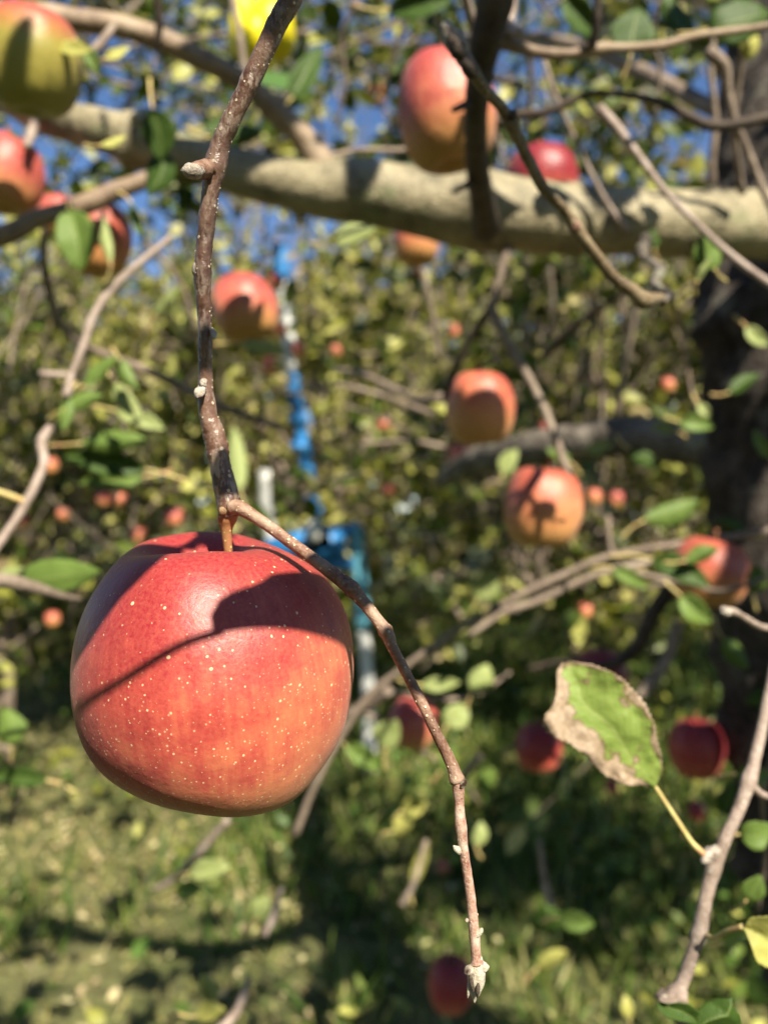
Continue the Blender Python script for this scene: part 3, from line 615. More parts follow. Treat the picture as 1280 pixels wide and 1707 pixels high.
BR = [(-120, 118, 34, .98), (-40, 135, 38, .96), (20, 172, 44, .95), (80, 198, 54, .94), (140, 210, 66, .93), (185, 222, 72, .92), (225, 236, 84, .92), (262, 246, 70, .91), (330, 266, 68, .90), (400, 288, 76, .89), (470, 304, 82, .88), (540, 314, 94, .875), (620, 322, 104, .87), (700, 336, 110, .87), (790, 350, 122, .865), (860, 358, 118, .865), (960, 366, 112, .87), (1060, 370, 106, .88), (1160, 374, 106, .90), (1280, 376, 112, .95), (1370, 392, 122, 1.02), (1440, 430, 140, 1.12)]
tp(BR, 1, 1, B_BRANCH, seg=30, n=7, rough=.05, freq=22, rings=[(6, .14, .35), (11, .05, .5), (14.2, .08, .5), (18, .03, .4)])
KEEP_LIT += [(P(x, 340, .87), .05) for x in (420, 560, 700, 980, 1130, 1250)]; KEEP_LIT += [(P(80, 965, .6), .05), (P(420, 512, 1.18), .07), (P(40, 840, .57), .03), (P(150, 560, .68), .03), (P(1000, 935, 1.02), .04), (P(800, 1030, 1.03), .04), (P(850, 95, .56), .02), (P(1050, 80, .58), .03), (P(1235, 520, 1.02), .05), (P(1210, 800, 1.02), .04), (P(1250, 1010, 1.04), .05), (P(1150, 735, 1.2), .04), (P(840, 745, 1.6), .06)]; KEEP_LIT += [(P(120, 40, .75), .04), (P(480, 210, .8), .03), (P(190, 320, .9), .03)]
tp([(-160, 30, 44), (-60, 22, 42), (0, 22, 40), (60, 26, 38), (130, 34, 38), (200, 44, 36), (270, 66, 36), (330, 96, 36), (390, 126, 34), (440, 165, 36), (490, 212, 38), (520, 250, 46), (545, 300, 60)], .74, .87, B_BRANCH2, seg=18, rough=.06, rings=[(3.4, .12, .25)])
tp([(-120, 400, 44), (0, 394, 36), (60, 366, 30), (110, 352, 30), (150, 338, 34), (195, 318, 30), (245, 300, 28), (290, 280, 26)], .85, .90, B_BRANCH2, seg=16, rough=.08)
tp([(836, -60, 62, .48), (826, 0, 60, .49), (815, 50, 56, .50), (803, 100, 48, .515), (795, 160, 42, .53), (793, 220, 38, .56), (796, 280, 38, .62), (803, 330, 42, .70), (810, 380, 50, .80)], .56, .80, B_DARK, seg=16, rough=.08, freq=40, rings=[(1.1, .1, .3)])  # upright shoot: dark bark colour stands in for the shade on it
tp([(768, -20, 16), (778, 5, 16), (786, 35, 18), (800, 70, 16)], .55, .58, B_GREYT, 'twig', seg=10)
tp([(792, 170, 18), (775, 175, 14), (756, 183, 10)], .535, .51, B_DARK, 'spur', seg=8); tp([(796, 296, 18), (778, 308, 12), (756, 320, 8)], .64, .60, B_DARK, 'spur', seg=8)
tp([(852, -20, 18), (850, 20, 22), (846, 46, 24), (860, 52, 16), (868, 52, 10)], .58, .54, B_GREYT, 'spur', seg=10, rough=.2, freq=80)
tp([(826, 70, 20), (860, 78, 20), (900, 88, 19), (950, 90, 17), (990, 82, 20), (1040, 80, 15), (1100, 76, 16), (1160, 60, 13), (1220, 52, 13), (1300, 40, 11)], .56, .60, B_BRANCH2, seg=12, rough=.12, freq=60)
tp([(985, 80, 16), (994, 40, 14), (995, -30, 13)], .57, .55, B_DARK, 'twig', seg=8)
tp([(800, 215, 14), (860, 192, 14), (905, 188, 15), (945, 172, 13), (985, 156, 11), (1040, 158, 11), (1090, 168, 12), (1140, 190, 15), (1175, 208, 18), (1220, 208, 18), (1300, 192, 18)], .72, .66, B_DARK, seg=10, rough=.15, freq=60)
tp([(1000, 180, 15), (1030, 215, 15), (1070, 268, 12), (1110, 322, 11), (1160, 372, 10), (1205, 415, 12), (1260, 458, 13), (1310, 490, 14)], .66, .58, B_GREYT, 'twig', seg=10)
tp([(906, 100, 7), (930, 170, 7), (950, 215, 8), (985, 290, 8), (1015, 345, 10), (1045, 385, 14)], .78, .83, B_GREYT, 'twig', seg=8)
tp([(1180, 85, 22), (1205, 110, 22), (1212, 150, 16), (1225, 205, 14), (1245, 250, 12), (1268, 310, 13), (1300, 380, 14)], .70, .75, B_FAR, 'twig', seg=10, rough=.15, freq=80)
tp([(1258, -20, 8), (1240, 60, 9), (1232, 120, 12), (1222, 200, 12), (1228, 260, 10), (1236, 322, 14)], .72, .85, B_FAR, 'twig', seg=8); tp([(1188, 318, 16), (1186, 270, 12), (1192, 200, 12), (1184, 120, 10), (1190, 60, 8)], .88, .84, B_FAR, 'twig', seg=8)
tp([(545, 262, 10), (600, 250, 9), (670, 250, 9), (720, 240, 8)], .86, .92, B_FAR, 'twig', seg=8)
tp([(525, 250, 12), (440, 190, 9), (410, 120, 12), (400, 60, 12), (385, -20, 12)], .95, .97, B_FAR, 'twig', seg=8)
tp([(262, 80, 10), (266, 40, 14), (262, 0, 16), (258, -40, 18)], .73, .70, B_DARK, 'twig', seg=8)
tp([(190, 44, 12), (178, 60, 14), (165, 76, 16), (150, 88, 10)], .74, .66, B_FAR, 'spur', seg=8)
tp([(58, 180, 10), (60, 200, 13), (52, 225, 16), (45, 245, 14)], .93, .88, B_GREYT, 'spur', seg=8, rough=.2, freq=80)
tp([(848, 405, 22), (838, 440, 15), (826, 490, 15), (820, 516, 17), (838, 556, 15), (858, 590, 15), (880, 630, 15), (902, 672, 14), (925, 730, 14), (948, 795, 13)], .86, .84, B_FAR, 'twig', seg=10, rough=.12, freq=60)
tp([(820, 512, 14), (796, 545, 13), (770, 590, 12), (752, 630, 12), (740, 665, 11)], .86, .93, B_DARK, 'twig', seg=10)
tp([(738, 664, 20), (700, 665, 12), (660, 650, 12), (600, 622, 12), (560, 618, 10)], 1.4, 1.7, B_FAR, 'twig', seg=8)
tp([(1035, 490, 10), (990, 520, 12), (940, 560, 14), (900, 600, 12)], 1.0, 1.15, B_DARK, 'twig', seg=8)
LIMB = [(1260, 770, 90, 1.18), (1190, 748, 78, 1.22), (1120, 736, 70, 1.28), (1050, 728, 68, 1.35), (980, 735, 62, 1.42), (900, 745, 56, 1.5), (840, 758, 52, 1.6), (780, 775, 44, 1.75), (740, 800, 30, 1.9)]
tp(LIMB, 1, 1, B_LIMB, seg=20, n=6, rough=.2, freq=18)
tp([(1078, 398, 20, .84), (1070, 425, 15, .78), (1098, 448, 17, .68), (1090, 474, 12, .56), (1116, 490, 13, .46), (1104, 500, 18, .415)], .84, .42, B_LIMB, 'spur', seg=14, n=8, rough=.55, freq=90, rings=[(.8, .35, .2), (1.6, -.2, .2), (2.3, .4, .2), (3.2, .4, .2), (4.2, .4, .2)])
B_FUZ = bark_mat('bark_olive_twig', (.09, .06, .035), (.17, .12, .065), (.34, .27, .17), lent=(.5, .42, .28), rough=.5, lscale=400, nscale=80, bumpd=.0006)
fz = tp([(1100, 496, 16, .41), (1085, 500, 22, .405), (1070, 500, 26, .40), (1052, 484, 23, .395), (1022, 462, 20, .39), (988, 420, 19, .38), (962, 385, 21, .375), (940, 350, 18, .37), (905, 312, 19, .36), (885, 275, 19, .355), (868, 240, 19, .35), (851, 205, 22, .345), (835, 178, 18, .34), (806, 146, 18, .335), (786, 116, 24, .33), (770, 94, 26, .33)], 1, 1, B_FUZ, 'twig', seg=16, n=6, rough=.12, freq=180, rings=[(6, .2, .2), (11, .25, .25), (2, .15, .4)])
fz['label'] = 'sharp angled twig that ends in a furry bud'
MB().blob(P(757, 68, .33), (-.40, 0, .55), .0046, .0098, seg=16, rows=14, rough=.25, freq=400, point=.35).build('bud', B_BUD, fz)
MB().blob(P(760, 78, .3265), (-.35, -.1, .6), .0034, .0062, seg=14, rows=10, rough=.2, freq=400, point=.3).build('bud_scale', B_DARK, fz)
MB().blob(P(781, 112, .3275), (-.35, -.1, .6), .0030, .0050, seg=14, rows=10, rough=.2, freq=400, point=.3).build('bud_scale', B_DARK, fz)
MB().blob(P(853, 193, .342), (.6, 0, .6), .0026, .0030, seg=12, rows=8, rough=.3, freq=400, point=.2).build('bud', B_DARK, fz); MB().blob(P(960, 378, .372), (.3, -.4, .6), .0022, .0034, seg=12, rows=8, rough=.4, freq=500, point=.2).build('bud', B_TWIG, fz)

# left side twigs
tp([(75, 385, 12), (74, 440, 14), (92, 520, 14), (120, 560, 16), (160, 585, 14), (210, 605, 16), (270, 628, 16), (340, 665, 16), (430, 700, 14), (470, 712, 10)], .90, 1.15, B_FAR, 'twig', seg=10, rough=.15, freq=60)
lt = tp([(285, 395, 10), (262, 415, 12), (220, 450, 13), (180, 490, 14), (155, 530, 14), (140, 575, 13), (122, 620, 12), (110, 662, 16)], .72, .66, B_GREYT, 'twig', seg=10, rough=.1, freq=90)
tp([(116, 625, 10), (80, 624, 12), (66, 622, 10)], .67, .66, B_GREYT, 'spur', seg=8)
l3 = tp([(-40, 960, 16), (0, 905, 15), (30, 862, 15), (58, 812, 16), (74, 770, 14), (70, 738, 18), (84, 712, 14)], .55, .62, B_GREYT, 'twig', seg=10, rough=.12, freq=90)
tp([(-30, 812, 10), (10, 824, 11), (46, 838, 11)], .56, .58, B_PETI, 'spur', seg=8)
tp([(-60, 975, 24), (0, 968, 26), (50, 978, 22), (100, 992, 14), (135, 1000, 8)], .52, .60, B_FAR, 'twig', seg=10)
# lower diagonals
tp([(1300, 880, 10), (1240, 891, 11), (1160, 903, 11), (1070, 916, 11), (1000, 932, 12), (930, 962, 13), (870, 990, 13), (820, 1018, 12), (760, 1052, 11), (700, 1093, 12), (650, 1130, 11), (610, 1165, 13), (560, 1240, 12), (520, 1320, 11), (492, 1392, 12)], 1.0, 1.05, B_FAR, 'branch', seg=10, rough=.15, freq=50)
tp([(1290, 915, 10), (1130, 930, 12), (1000, 955, 13), (900, 1000, 13), (840, 1020, 12), (780, 1060, 9)], 1.15, 1.12, B_FAR, 'twig', seg=8)
tp([(650, 1150, 18), (615, 1175, 20), (560, 1195, 14), (470, 1235, 10)], 1.02, 1.1, B_FAR, 'twig', seg=8)
tp([(380, 1366, 12), (355, 1395, 12), (320, 1435, 13), (295, 1462, 14), (255, 1485, 6)], .95, 1.0, B_GREYT, 'twig', seg=8)
tp([(365, 1720, 18), (395, 1685, 16), (410, 1650, 13), (416, 1630, 10)], .75, .78, B_GREYT, 'twig', seg=8); tp([(440, 1560, 12), (455, 1530, 14), (463, 1505, 10), (470, 1480, 8)], .8, .84, B_GREYT, 'twig', seg=8)
tp([(1230, 1000, 12), (1160, 975, 12), (1100, 965, 11), (1050, 950, 10), (1020, 920, 9), (1012, 860, 9)], .95, 1.05, B_FAR, 'twig', seg=8)
tp([(1130, 1040, 20), (1110, 1100, 18), (1078, 1145, 20), (1065, 1160, 12)], 1.05, 1.0, B_FAR, 'twig', seg=8)
tp([(1130, 960, 30), (1090, 1020, 26), (1060, 1080, 24), (1010, 1110, 14), (940, 1105, 12), (880, 1115, 9)], 1.3, 1.4, B_DARK, 'branch', seg=10)
tp([(918, 1520, 10), (912, 1490, 14), (905, 1455, 10), (898, 1400, 6)], 1.1, 1.1, B_GREYT, 'twig', seg=8)
tp([(800, 1260, 12), (780, 1285, 15), (768, 1305, 10)], 1.0, 1.05, B_FAR, 'twig', seg=8)
tp([(668, 1510, 14), (690, 1470, 10), (710, 1400, 8)], 1.15, 1.2, B_FAR, 'twig', seg=8)

# blurred single leaves of the near tree: px, py, depth, length, width, angle, material
LV = [(95, 962, .62, 150, 62, 8, L_GREEN), (18, 958, .7, 60, 26, 20, L_PALE), (14, 1212, .8, 66, 52, 100, L_GREEN), (30, 1296, .8, 100, 34, 175, L_DKGREEN), (190, 235, .6, 46, 18, 20, L_YEL),
      (85, 68, .62, 60, 40, 160, L_GREEN), (125, 78, .6, 60, 28, -10, L_YEL), (150, 100, .61, 60, 24, -60, L_GREEN), (196, 88, .66, 46, 20, 25, L_YEL), (55, 160, .8, 50, 18, 150, L_GREEN), (88, 166, .78, 52, 34, 10, L_DKGREEN),
      (262, 225, .78, 90, 60, -80, L_DKGREEN), (262, 290, .8, 80, 50, -110, L_DKGREEN), (125, 400, .85, 110, 70, -80, L_GREEN), (178, 395, .84, 90, 20, 100, L_PALE), (395, 225, .95, 90, 40, 5, L_DKGREEN),
      (512, 120, .9, 100, 44, 60, L_DKGREEN), (592, 390, .95, 80, 38, 20, L_PALE), (1180, 420, .62, 62, 50, 110, L_GREEN), (1172, 450, .60, 44, 12, 60, L_PALE), (1090, 398, .85, 36, 26, 90, L_DKGREEN),
      (970, 30, .7, 90, 52, -50, L_DKGREEN), (1058, 52, .72, 80, 78, 80, L_DKGREEN), (1130, 30, .74, 90, 40, -60, L_DKGREEN), (1230, 35, .7, 110, 80, 15, L_DKGREEN), (1240, 75, .72, 60, 40, -80, L_YEL),
      (20, 245, .9, 60, 30, 90, L_DKGREEN), (700, 8, .9, 110, 50, 10, L_DKGREEN), (320, 300, .92, 60, 34, 0, L_PALE), (305, 325, .95, 60, 30, -100, L_DKGREEN), (232, 372, .85, 70, 16, -70, L_GREEN), (360, 205, 1.1, 50, 20, 20, L_DKGREEN),
      (215, 625, .72, 60, 26, -60, L_GREEN), (170, 618, .68, 80, 26, 40, L_GREEN), (140, 670, .66, 70, 30, 20, L_GREEN), (110, 690, .66, 60, 26, -100, L_GREEN), (190, 735, .8, 110, 40, 5, L_GREEN), (175, 770, .82, 140, 44, 170, L_DKGREEN), (235, 700, .85, 90, 30, -20, L_PALE), (185, 800, .85, 110, 30, 185, L_GREEN), (215, 668, .75, 80, 30, -50, L_PALE),  # lighter greens stand in for light on part of this leaf cluster
      (280, 500, 1.1, 70, 22, 50, L_PALE), (440, 580, 1.0, 80, 26, -10, L_PALE), (395, 765, 1.6, 110, 34, 95, L_PALE),
      (1160, 708, 1.0, 60, 30, -10, L_GREEN), (1172, 684, 1.0, 30, 18, -50, L_PALE), (1120, 850, 1.1, 100, 40, 20, L_GREEN), (1135, 955, .85, 110, 44, -25, L_DKGREEN), (1160, 1015, .8, 70, 40, -40, L_GREEN), (1170, 925, .82, 60, 30, 20, L_GREEN), (1050, 965, .9, 70, 26, -30, L_GREEN), (1255, 965, .9, 50, 40, 90, L_GREEN),
      (1255, 1290, .5, 60, 40, 0, L_GREEN), (1240, 640, 1.0, 60, 26, 30, L_DKGREEN), (1000, 745, 1.2, 50, 24, 20, L_PALE), (930, 760, 1.3, 46, 22, 150, L_GREEN), (1075, 765, 1.15, 60, 28, -30, L_DKGREEN), (850, 770, 1.4, 50, 30, 60, L_PALE), (1105, 715, 1.15, 44, 20, 170, L_PALE), (1262, 560, 1.0, 50, 26, -40, L_PALE), (1215, 880, 1.0, 60, 28, 160, L_DKGREEN), (1270, 740, .95, 54, 24, 120, L_GREEN), (1225, 1090, .9, 70, 34, -50, L_GREEN), (1268, 1160, .85, 60, 34, 200, L_DKGREEN), (1215, 1330, .9, 60, 34, 70, L_DKGREEN), (1228, 1560, .85, 60, 30, 20, L_GREEN), (1268, 1650, .8, 70, 40, 130, L_DKGREEN), (1262, 1385, .45, 66, 46, 10, L_GREEN), (1255, 1480, .42, 50, 44, 60, L_GREEN), (960, 1535, .8, 62, 38, -10, L_GREEN), (905, 1530, .9, 50, 60, 80, L_DKGREEN),
      (810, 975, 1.3, 60, 44, 60, L_PALE), (735, 1140, 1.2, 66, 26, 5, L_PALE), (800, 1130, 1.2, 54, 44, 60, L_PALE), (760, 1190, 1.2, 52, 44, 50, L_PALE), (652, 1225, 1.1, 54, 50, 70, L_PALE), (610, 1262, 1.1, 80, 36, -30, L_GREEN), (745, 1265, 1.2, 50, 26, 60, L_GREEN), (812, 1300, 1.2, 46, 32, 60, L_GREEN), (690, 1345, 1.3, 46, 34, 20, L_YEL), (672, 1380, 1.3, 34, 34, 20, L_YEL), (798, 1390, 1.3, 44, 26, 80, L_PALE), (700, 1440, 1.3, 80, 22, 70, L_YEL), (880, 1530, 1.2, 34, 30, 60, L_YEL), (820, 1545, 1.2, 34, 30, 60, L_YEL),
      (350, 1448, .85, 70, 38, 10, L_PALE), (315, 1484, .8, 48, 30, 10, L_GREEN), (437, 1512, .8, 44, 30, 60, L_PALE), (345, 1648, .75, 54, 32, 110, L_PALE), (352, 1690, .72, 50, 36, 10, L_YEL), (920, 1600, 1.5, 60, 30, 30, L_YEL), (1045, 1680, .8, 44, 20, 100, L_YEL), (505, 1230, 1.1, 60, 40, -110, L_PALE)]
g = random.Random(4)
for (x, y, d, ln, wd, an, m) in LV:
    lf = simple_leaf(x, y, d, ln, wd, an, m, ht, fold=g.uniform(.05, .3)*g.choice((-1, 1)), curl=g.uniform(0, .3), bend=g.uniform(-.2, .2), tipd=g.uniform(-.4, .4)*ln/F*d, ser=.02)
    ca, sa = math.cos(R_(an)), -math.sin(R_(an)); k = .5*ln; q = g.uniform(.35, .6)*ln; c_ = g.uniform(-.25, .25)*ln
    MB().tube(px_path([(x-ca*k*.96, y-sa*k*.96, 4.5), (x-ca*(k+q*.5)-sa*c_*.3, y-sa*(k+q*.5)+ca*c_*.3, 4.5), (x-ca*(k+q)-sa*c_, y-sa*(k+q)+ca*c_, 6)], d, d+.01), seg=6, n=3).build('petiole', B_PETI, lf)

for pts, d in (([(590, 1180, 8), (640, 1205, 9), (700, 1250, 8), (760, 1290, 7), (800, 1340, 6)], 1.2), ([(640, 1150, 8), (720, 1165, 8), (790, 1160, 7), (850, 1120, 6)], 1.2), ([(1290, 1250, 9), (1270, 1330, 9), (1275, 1420, 8), (1262, 1520, 7)], .5),
                ([(1110, 470, 9), (1140, 560, 8), (1150, 650, 8), (1180, 720, 7)], 1.0), ([(1290, 960, 9), (1200, 985, 8), (1130, 970, 8), (1060, 985, 7)], .88), ([(0, 1240, 8), (30, 1300, 8), (20, 1380, 7)], .8), ([(180, 600, 8), (200, 680, 8), (210, 760, 8), (190, 840, 6)], .85),
                ([(1000, 470, 7), (985, 560, 8), (960, 640, 8)], 1.6), ([(1060, 480, 6), (1040, 600, 8), (1030, 700, 8)], 1.7), ([(915, 440, 8), (920, 520, 8), (905, 590, 7)], 1.8), ([(700, 440, 9), (720, 520, 9), (730, 600, 8)], 1.9), ([(560, 640, 7), (640, 660, 8), (720, 690, 9)], 1.9), ([(600, 740, 6), (680, 735, 8), (740, 745, 9)], 2.0),
                ([(240, 400, 7), (300, 470, 8), (330, 560, 7)], 1.4), ([(600, 0, 9), (570, 60, 8), (575, 140, 7), (560, 210, 6)], 1.0), ([(690, 0, 8), (660, 80, 8), (640, 150, 6)], 1.3), ([(880, 80, 12), (885, 150, 11), (878, 220, 9)], 1.1), ([(1100, 0, 7), (1085, 60, 8), (1100, 120, 8), (1090, 200, 7)], 1.0)):
    tp(pts, d, d+.08, B_FAR, 'twig', seg=7, rough=.15, freq=60)
for (x, y, rx, rl, ax) in ((232, 196, .020, .016, (.2, -.3, 1)), (470, 268, .013, .012, (0, -.3, 1)), (1180, 322, .015, .014, (0, -.4, 1)), (498, 335, .008, .008, (0, -1, -.2))):
    MB().blob(P(x, y+12, .885 if x > 300 else .91), ax, rx, rl, seg=16, rows=10, rough=.6, freq=60).build('knot', B_BRANCH, ht)
# ------------------------------------------------------------------ apples of the near tree
apple(54, 104, 160, .62, 'yellow bottomed apple at upper left under the tan branch with leaves over it', A_GREEN, .98, (12, 8), 1)
apple(12, 292, 118, .92, 'red apple at the left edge below the thick branch, cut by the frame', A_RED, 1.0, (0, 5), 2)
apple(100, 362, 70, 1.25, 'red apple mostly hidden behind the dark left branch and a leaf', A_RED, .95, (0, 0), 3)
apple(166, 400, 104, .98, 'orange apple half hidden by a dark green leaf below the left branch', A_ORANGE, 1.12, (0, 8), 1)
apple(409, 516, 108, 1.2, 'red apple with a dark shaded left side beside the foreground twig', A_RED, .98, (-8, -15), 2)
apple(746, 186, 166, .68, 'tall pinkish red apple behind the dark upright shoot at top', A_RED, 1.06, (6, -6), 3)
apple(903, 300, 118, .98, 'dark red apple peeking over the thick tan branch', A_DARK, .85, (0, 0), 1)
apple(694, 405, 76, 1.45, 'small apple just under the thick branch, half in leaf shade', A_ORANGE, .9, (0, 0), 0)
apple(800, 682, 116, .98, 'orange red apple with a notched shadow in the middle of the picture', A_ORANGE, 1.0, (0, 0), 2)
apple(906, 846, 132, .86, 'orange apple with a thin crease of shadow at right of centre', A_ORANGE, .98, (5, 4), 3)
apple(1182, 955, 122, .98, 'apple behind green leaves in front of the trunk', A_ORANGE, .9, (0, 12), 1)
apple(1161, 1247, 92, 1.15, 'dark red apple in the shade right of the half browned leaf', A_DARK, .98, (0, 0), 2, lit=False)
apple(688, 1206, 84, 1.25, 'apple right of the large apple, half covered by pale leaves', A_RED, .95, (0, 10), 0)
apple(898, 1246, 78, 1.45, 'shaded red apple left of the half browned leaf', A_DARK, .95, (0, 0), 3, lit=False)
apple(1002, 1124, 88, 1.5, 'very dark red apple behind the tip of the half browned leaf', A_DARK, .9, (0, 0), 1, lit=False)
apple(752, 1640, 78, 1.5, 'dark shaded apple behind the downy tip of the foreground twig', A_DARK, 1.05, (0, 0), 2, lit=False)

# ------------------------------------------------------------------ blue orchard ladder, yellow bag
BD = 4.4
bl = empty('orchard_ladder', P(560, 1310, BD)); bl.matrix_world = Matrix.Translation((P(560, 1310, BD).x, BD, 0)); tag(bl, 'blue painted metal orchard ladder with white sections, far behind the large apple', 'ladder')
tp([(466, 408, 27), (470, 440, 28), (472, 470, 26)], BD, BD, M_BLUE, 'mast', seg=12, parent=bl, rough=0)
tp([(472, 466, 22), (477, 520, 23), (486, 620, 24)], BD, BD, M_WHITE, 'mast', seg=12, parent=bl, rough=0)
tp([(486, 616, 22), (507, 750, 22), (528, 885, 22)], BD, BD, M_BLUE, 'mast', seg=12, parent=bl, rough=0)
for y, x in ((850, 523), (700, 496), (745, 501)): MB().box(P(x, y, BD-.03), .10, .07, .045, Matrix.Rotation(R_(8), 3, 'Y')).build('bracket', M_BLUE, bl)
MB().box(P(500, 905, BD), .36, .20, .13, Matrix.Rotation(R_(-14), 3, 'Y')).box(P(545, 905, BD-.02), .20, .16, .15, Matrix.Rotation(R_(8), 3, 'Y')).build('platform', M_BLUE, bl)
MB().blob(P(524, 884, BD-.12), (0, 0, 1), .045, .07, seg=14, rows=8, rough=.02, freq=5).build('cap', M_WHITE, bl)
tp([(500, 895, 20), (560, 890, 22), (602, 878, 24)], BD, BD, M_BLUE, 'rail', seg=10, parent=bl, rough=0); tp([(520, 935, 20), (580, 940, 22), (600, 930, 20)], BD, BD, M_BLUE, 'rail', seg=10, parent=bl, rough=0)
tp([(593, 875, 26), (600, 960, 27), (605, 1050, 25)], BD, BD, M_LBLUE, 'leg', seg=12, parent=bl, rough=0); tp([(605, 1046, 22), (612, 1120, 22), (618, 1310, 22)], BD, BD, M_WHITE, 'leg', seg=12, parent=bl, rough=0)
tp([(441, 785, 20), (442, 850, 22), (452, 900, 20), (470, 1310, 20)], BD, BD+.3, M_WHITE, 'leg', seg=12, parent=bl, rough=0)
yb = MB()
for (x, y, rx, rl, ax) in ((448, 50, .072, .085, (.2, 0, 1)), (412, 58, .055, .075, (-.2, 0, 1)), (430, 76, .075, .05, (1, 0, 0)), (408, 18, .03, .05, (-.3, 0, 1))):
    yb.blob(P(x, y, 1.45), ax, rx*.72, rl*.72, seg=20, rows=14, rough=.35, freq=14)
yb = yb.build('bag', M_YELLOW); tag(yb, 'crumpled bright yellow plastic bag caught in the branches at top', 'bag')

# ------------------------------------------------------------------ leaves and twigs added overhead, mostly out of view, to cast shadows
def hit(px, py):
    d = (P(px, py, 1)-Vector((0, 0, EYE))).normalized(); h = HBVH.ray_cast(Vector((0, 0, EYE)), d)
    return h[0] if h[0] is not None else Vector((0, 0, EYE))+d*(HD/d.y)
def shade(px, py, t): return hit(px, py)+SUN*t
oh = empty('added_shade_twig', shade(300, 900, .30)); tag(oh, 'leafy twig added above the camera, mostly out of view, to cast shade', 'twig')
def shade_leaf(left, right, t, name='leaf'):  # added leaf, cut to the outline of the shadow wanted on the apple
    n, m = 16, 8
    def res(pl, k):
        a = np.array([shade(x, y, t) for x, y in pl]); sg = np.r_[0, np.cumsum(np.linalg.norm(np.diff(a, axis=0), axis=1))]; tt = np.linspace(0, sg[-1], k)
        return np.stack([np.interp(tt, sg, a[:, i]) for i in range(3)], 1)
    A, B = res(left, n), res(right, n); vs = []
    for i in range(n):
        for j in range(m+1):
            u = j/m; p = Vector(A[i]*(1-u)+B[i]*u)+SUN*(.006*abs(u-.5)*2); vs.append(p)
    fs = [(i*(m+1)+j, i*(m+1)+j+1, (i+1)*(m+1)+j+1, (i+1)*(m+1)+j) for i in range(n-1) for j in range(m)]
    me = bpy.data.meshes.new(name); me.from_pydata(vs, [], fs); me.polygons.foreach_set('use_smooth', [True]*len(fs))
    o = link(name, me, L_OPAQ, oh); md = o.modifiers.new('thickness', 'SOLIDIFY'); md.thickness = .0004; return o
L_OPAQ = plain('shade_leaf_green', (.06, .13, .02), .5)
T1 = .26
shade_leaf([(356, 1056), (350, 1030), (366, 1000), (392, 985), (430, 975), (452, 958), (500, 954), (545, 966), (575, 990), (600, 1030)], [(356, 1056), (380, 1052), (410, 1048), (440, 1046), (470, 1048), (500, 1052), (530, 1060), (560, 1070), (580, 1085), (596, 1100)], T1)
ln = [tuple(shade(x, y, T1))+(.0011,) for x, y in ((372, 1053), (345, 1060), (310, 1072), (275, 1090), (240, 1112), (205, 1134), (170, 1155), (140, 1176), (126, 1195))]
MB().tube(ln, seg=8, n=3).build('petiole', B_TWIG, oh)
shade_leaf([(335, 880), (290, 882), (240, 893), (200, 918), (165, 962), (140, 1005), (124, 1050), (115, 1110)], [(345, 886), (315, 903), (275, 930), (235, 965), (200, 1000), (172, 1040), (145, 1080), (122, 1120)], T1)

def shade_twig(pts, d, w_px, t):  # twig added only for the shadow line it throws
    tp_ = [P(x, y, d)+SUN*t for x, y in pts]; MB().tube([(*q, w_px/F*d/2) for q in tp_], seg=8, n=4, rough=.1, freq=80).build('side_shoot', B_FAR, oh)
def shade_patch(px, py, d, w_px, l_px, ang, t):
    "one more leaf of the overhanging twig, on the sun's side of the spot it shades"
    c = P(px, py, d)+SUN*t; ax = Vector((math.cos(R_(ang)), 0, math.sin(R_(ang)))); ax = (ax-SUN*ax.dot(SUN)).normalized(); bx = SUN.cross(ax); wv, lv = w_px/F*d/2, l_px/F*d/2; vs, fs = [], []
    for i in range(11):
        tt = i/10; hw = wv*(math.sin(math.pi*tt**.85)**.6 if 0 < i < 10 else .02)
        for j in range(5): u = j/2-1; vs.append(c+ax*lv*(2*tt-1)+bx*hw*u+SUN*(.15*hw*abs(u)+.1*lv*(2*tt-1)**2))
    fs = [(i*5+j, i*5+j+1, (i+1)*5+j+1, (i+1)*5+j) for i in range(10) for j in range(4)]
    me = bpy.data.meshes.new('leaf'); me.from_pydata(vs, [], fs); me.polygons.foreach_set('use_smooth', [True]*len(fs)); o = link('leaf', me, L_OPAQ, oh); md = o.modifiers.new('thickness', 'SOLIDIFY'); md.thickness = .0004
shade_patch(487, -2, .216, 95, 130, 60, .24); shade_patch(342, 590, .229, 50, 55, 90, .30); shade_patch(378, 800, .233, 70, 70, 110, .28); shade_patch(585, 975, .216, 50, 70, -40, .27); shade_patch(672, 1110, .212, 60, 130, -60, .26)
shade_patch(800, 130, .34, 120, 230, -55, .55); shade_patch(880, 250, .357, 90, 190, -60, .6); shade_patch(815, 60, .50, 170, 260, 90, .8); shade_patch(795, 180, .53, 100, 200, 90, .8); shade_patch(798, 290, .6, 90, 160, 90, .8)
shade_patch(30, 360, .86, 100, 180, 10, .9); shade_patch(378, 550, 1.16, 55, 90, 50, .35); shade_patch(790, 725, .95, 90, 110, 20, .9); shade_patch(760, 665, .93, 40, 80, 70, .9); shade_patch(240, 235, .91, 50, 90, 80, .9); shade_patch(1155, 1250, 1.12, 110, 120, 50, 1.0); shade_patch(752, 1640, 1.47, 170, 190, 80, 1.1); shade_patch(890, 1235, 1.42, 80, 100, 30, 1.2); shade_patch(1002, 1124, 1.46, 100, 110, 20, 1.2); shade_patch(15, 70, .57, 50, 150, 70, .8); shade_patch(82, 110, .57, 16, 130, 88, .7); shade_patch(75, 205, .93, 40, 90, 85, .9); shade_patch(380, 300, .89, 90, 220, 0, 1.0); shade_patch(590, 320, .87, 60, 120, 80, 1.0); shade_patch(985, 385, .88, 80, 110, 30, 1.0)
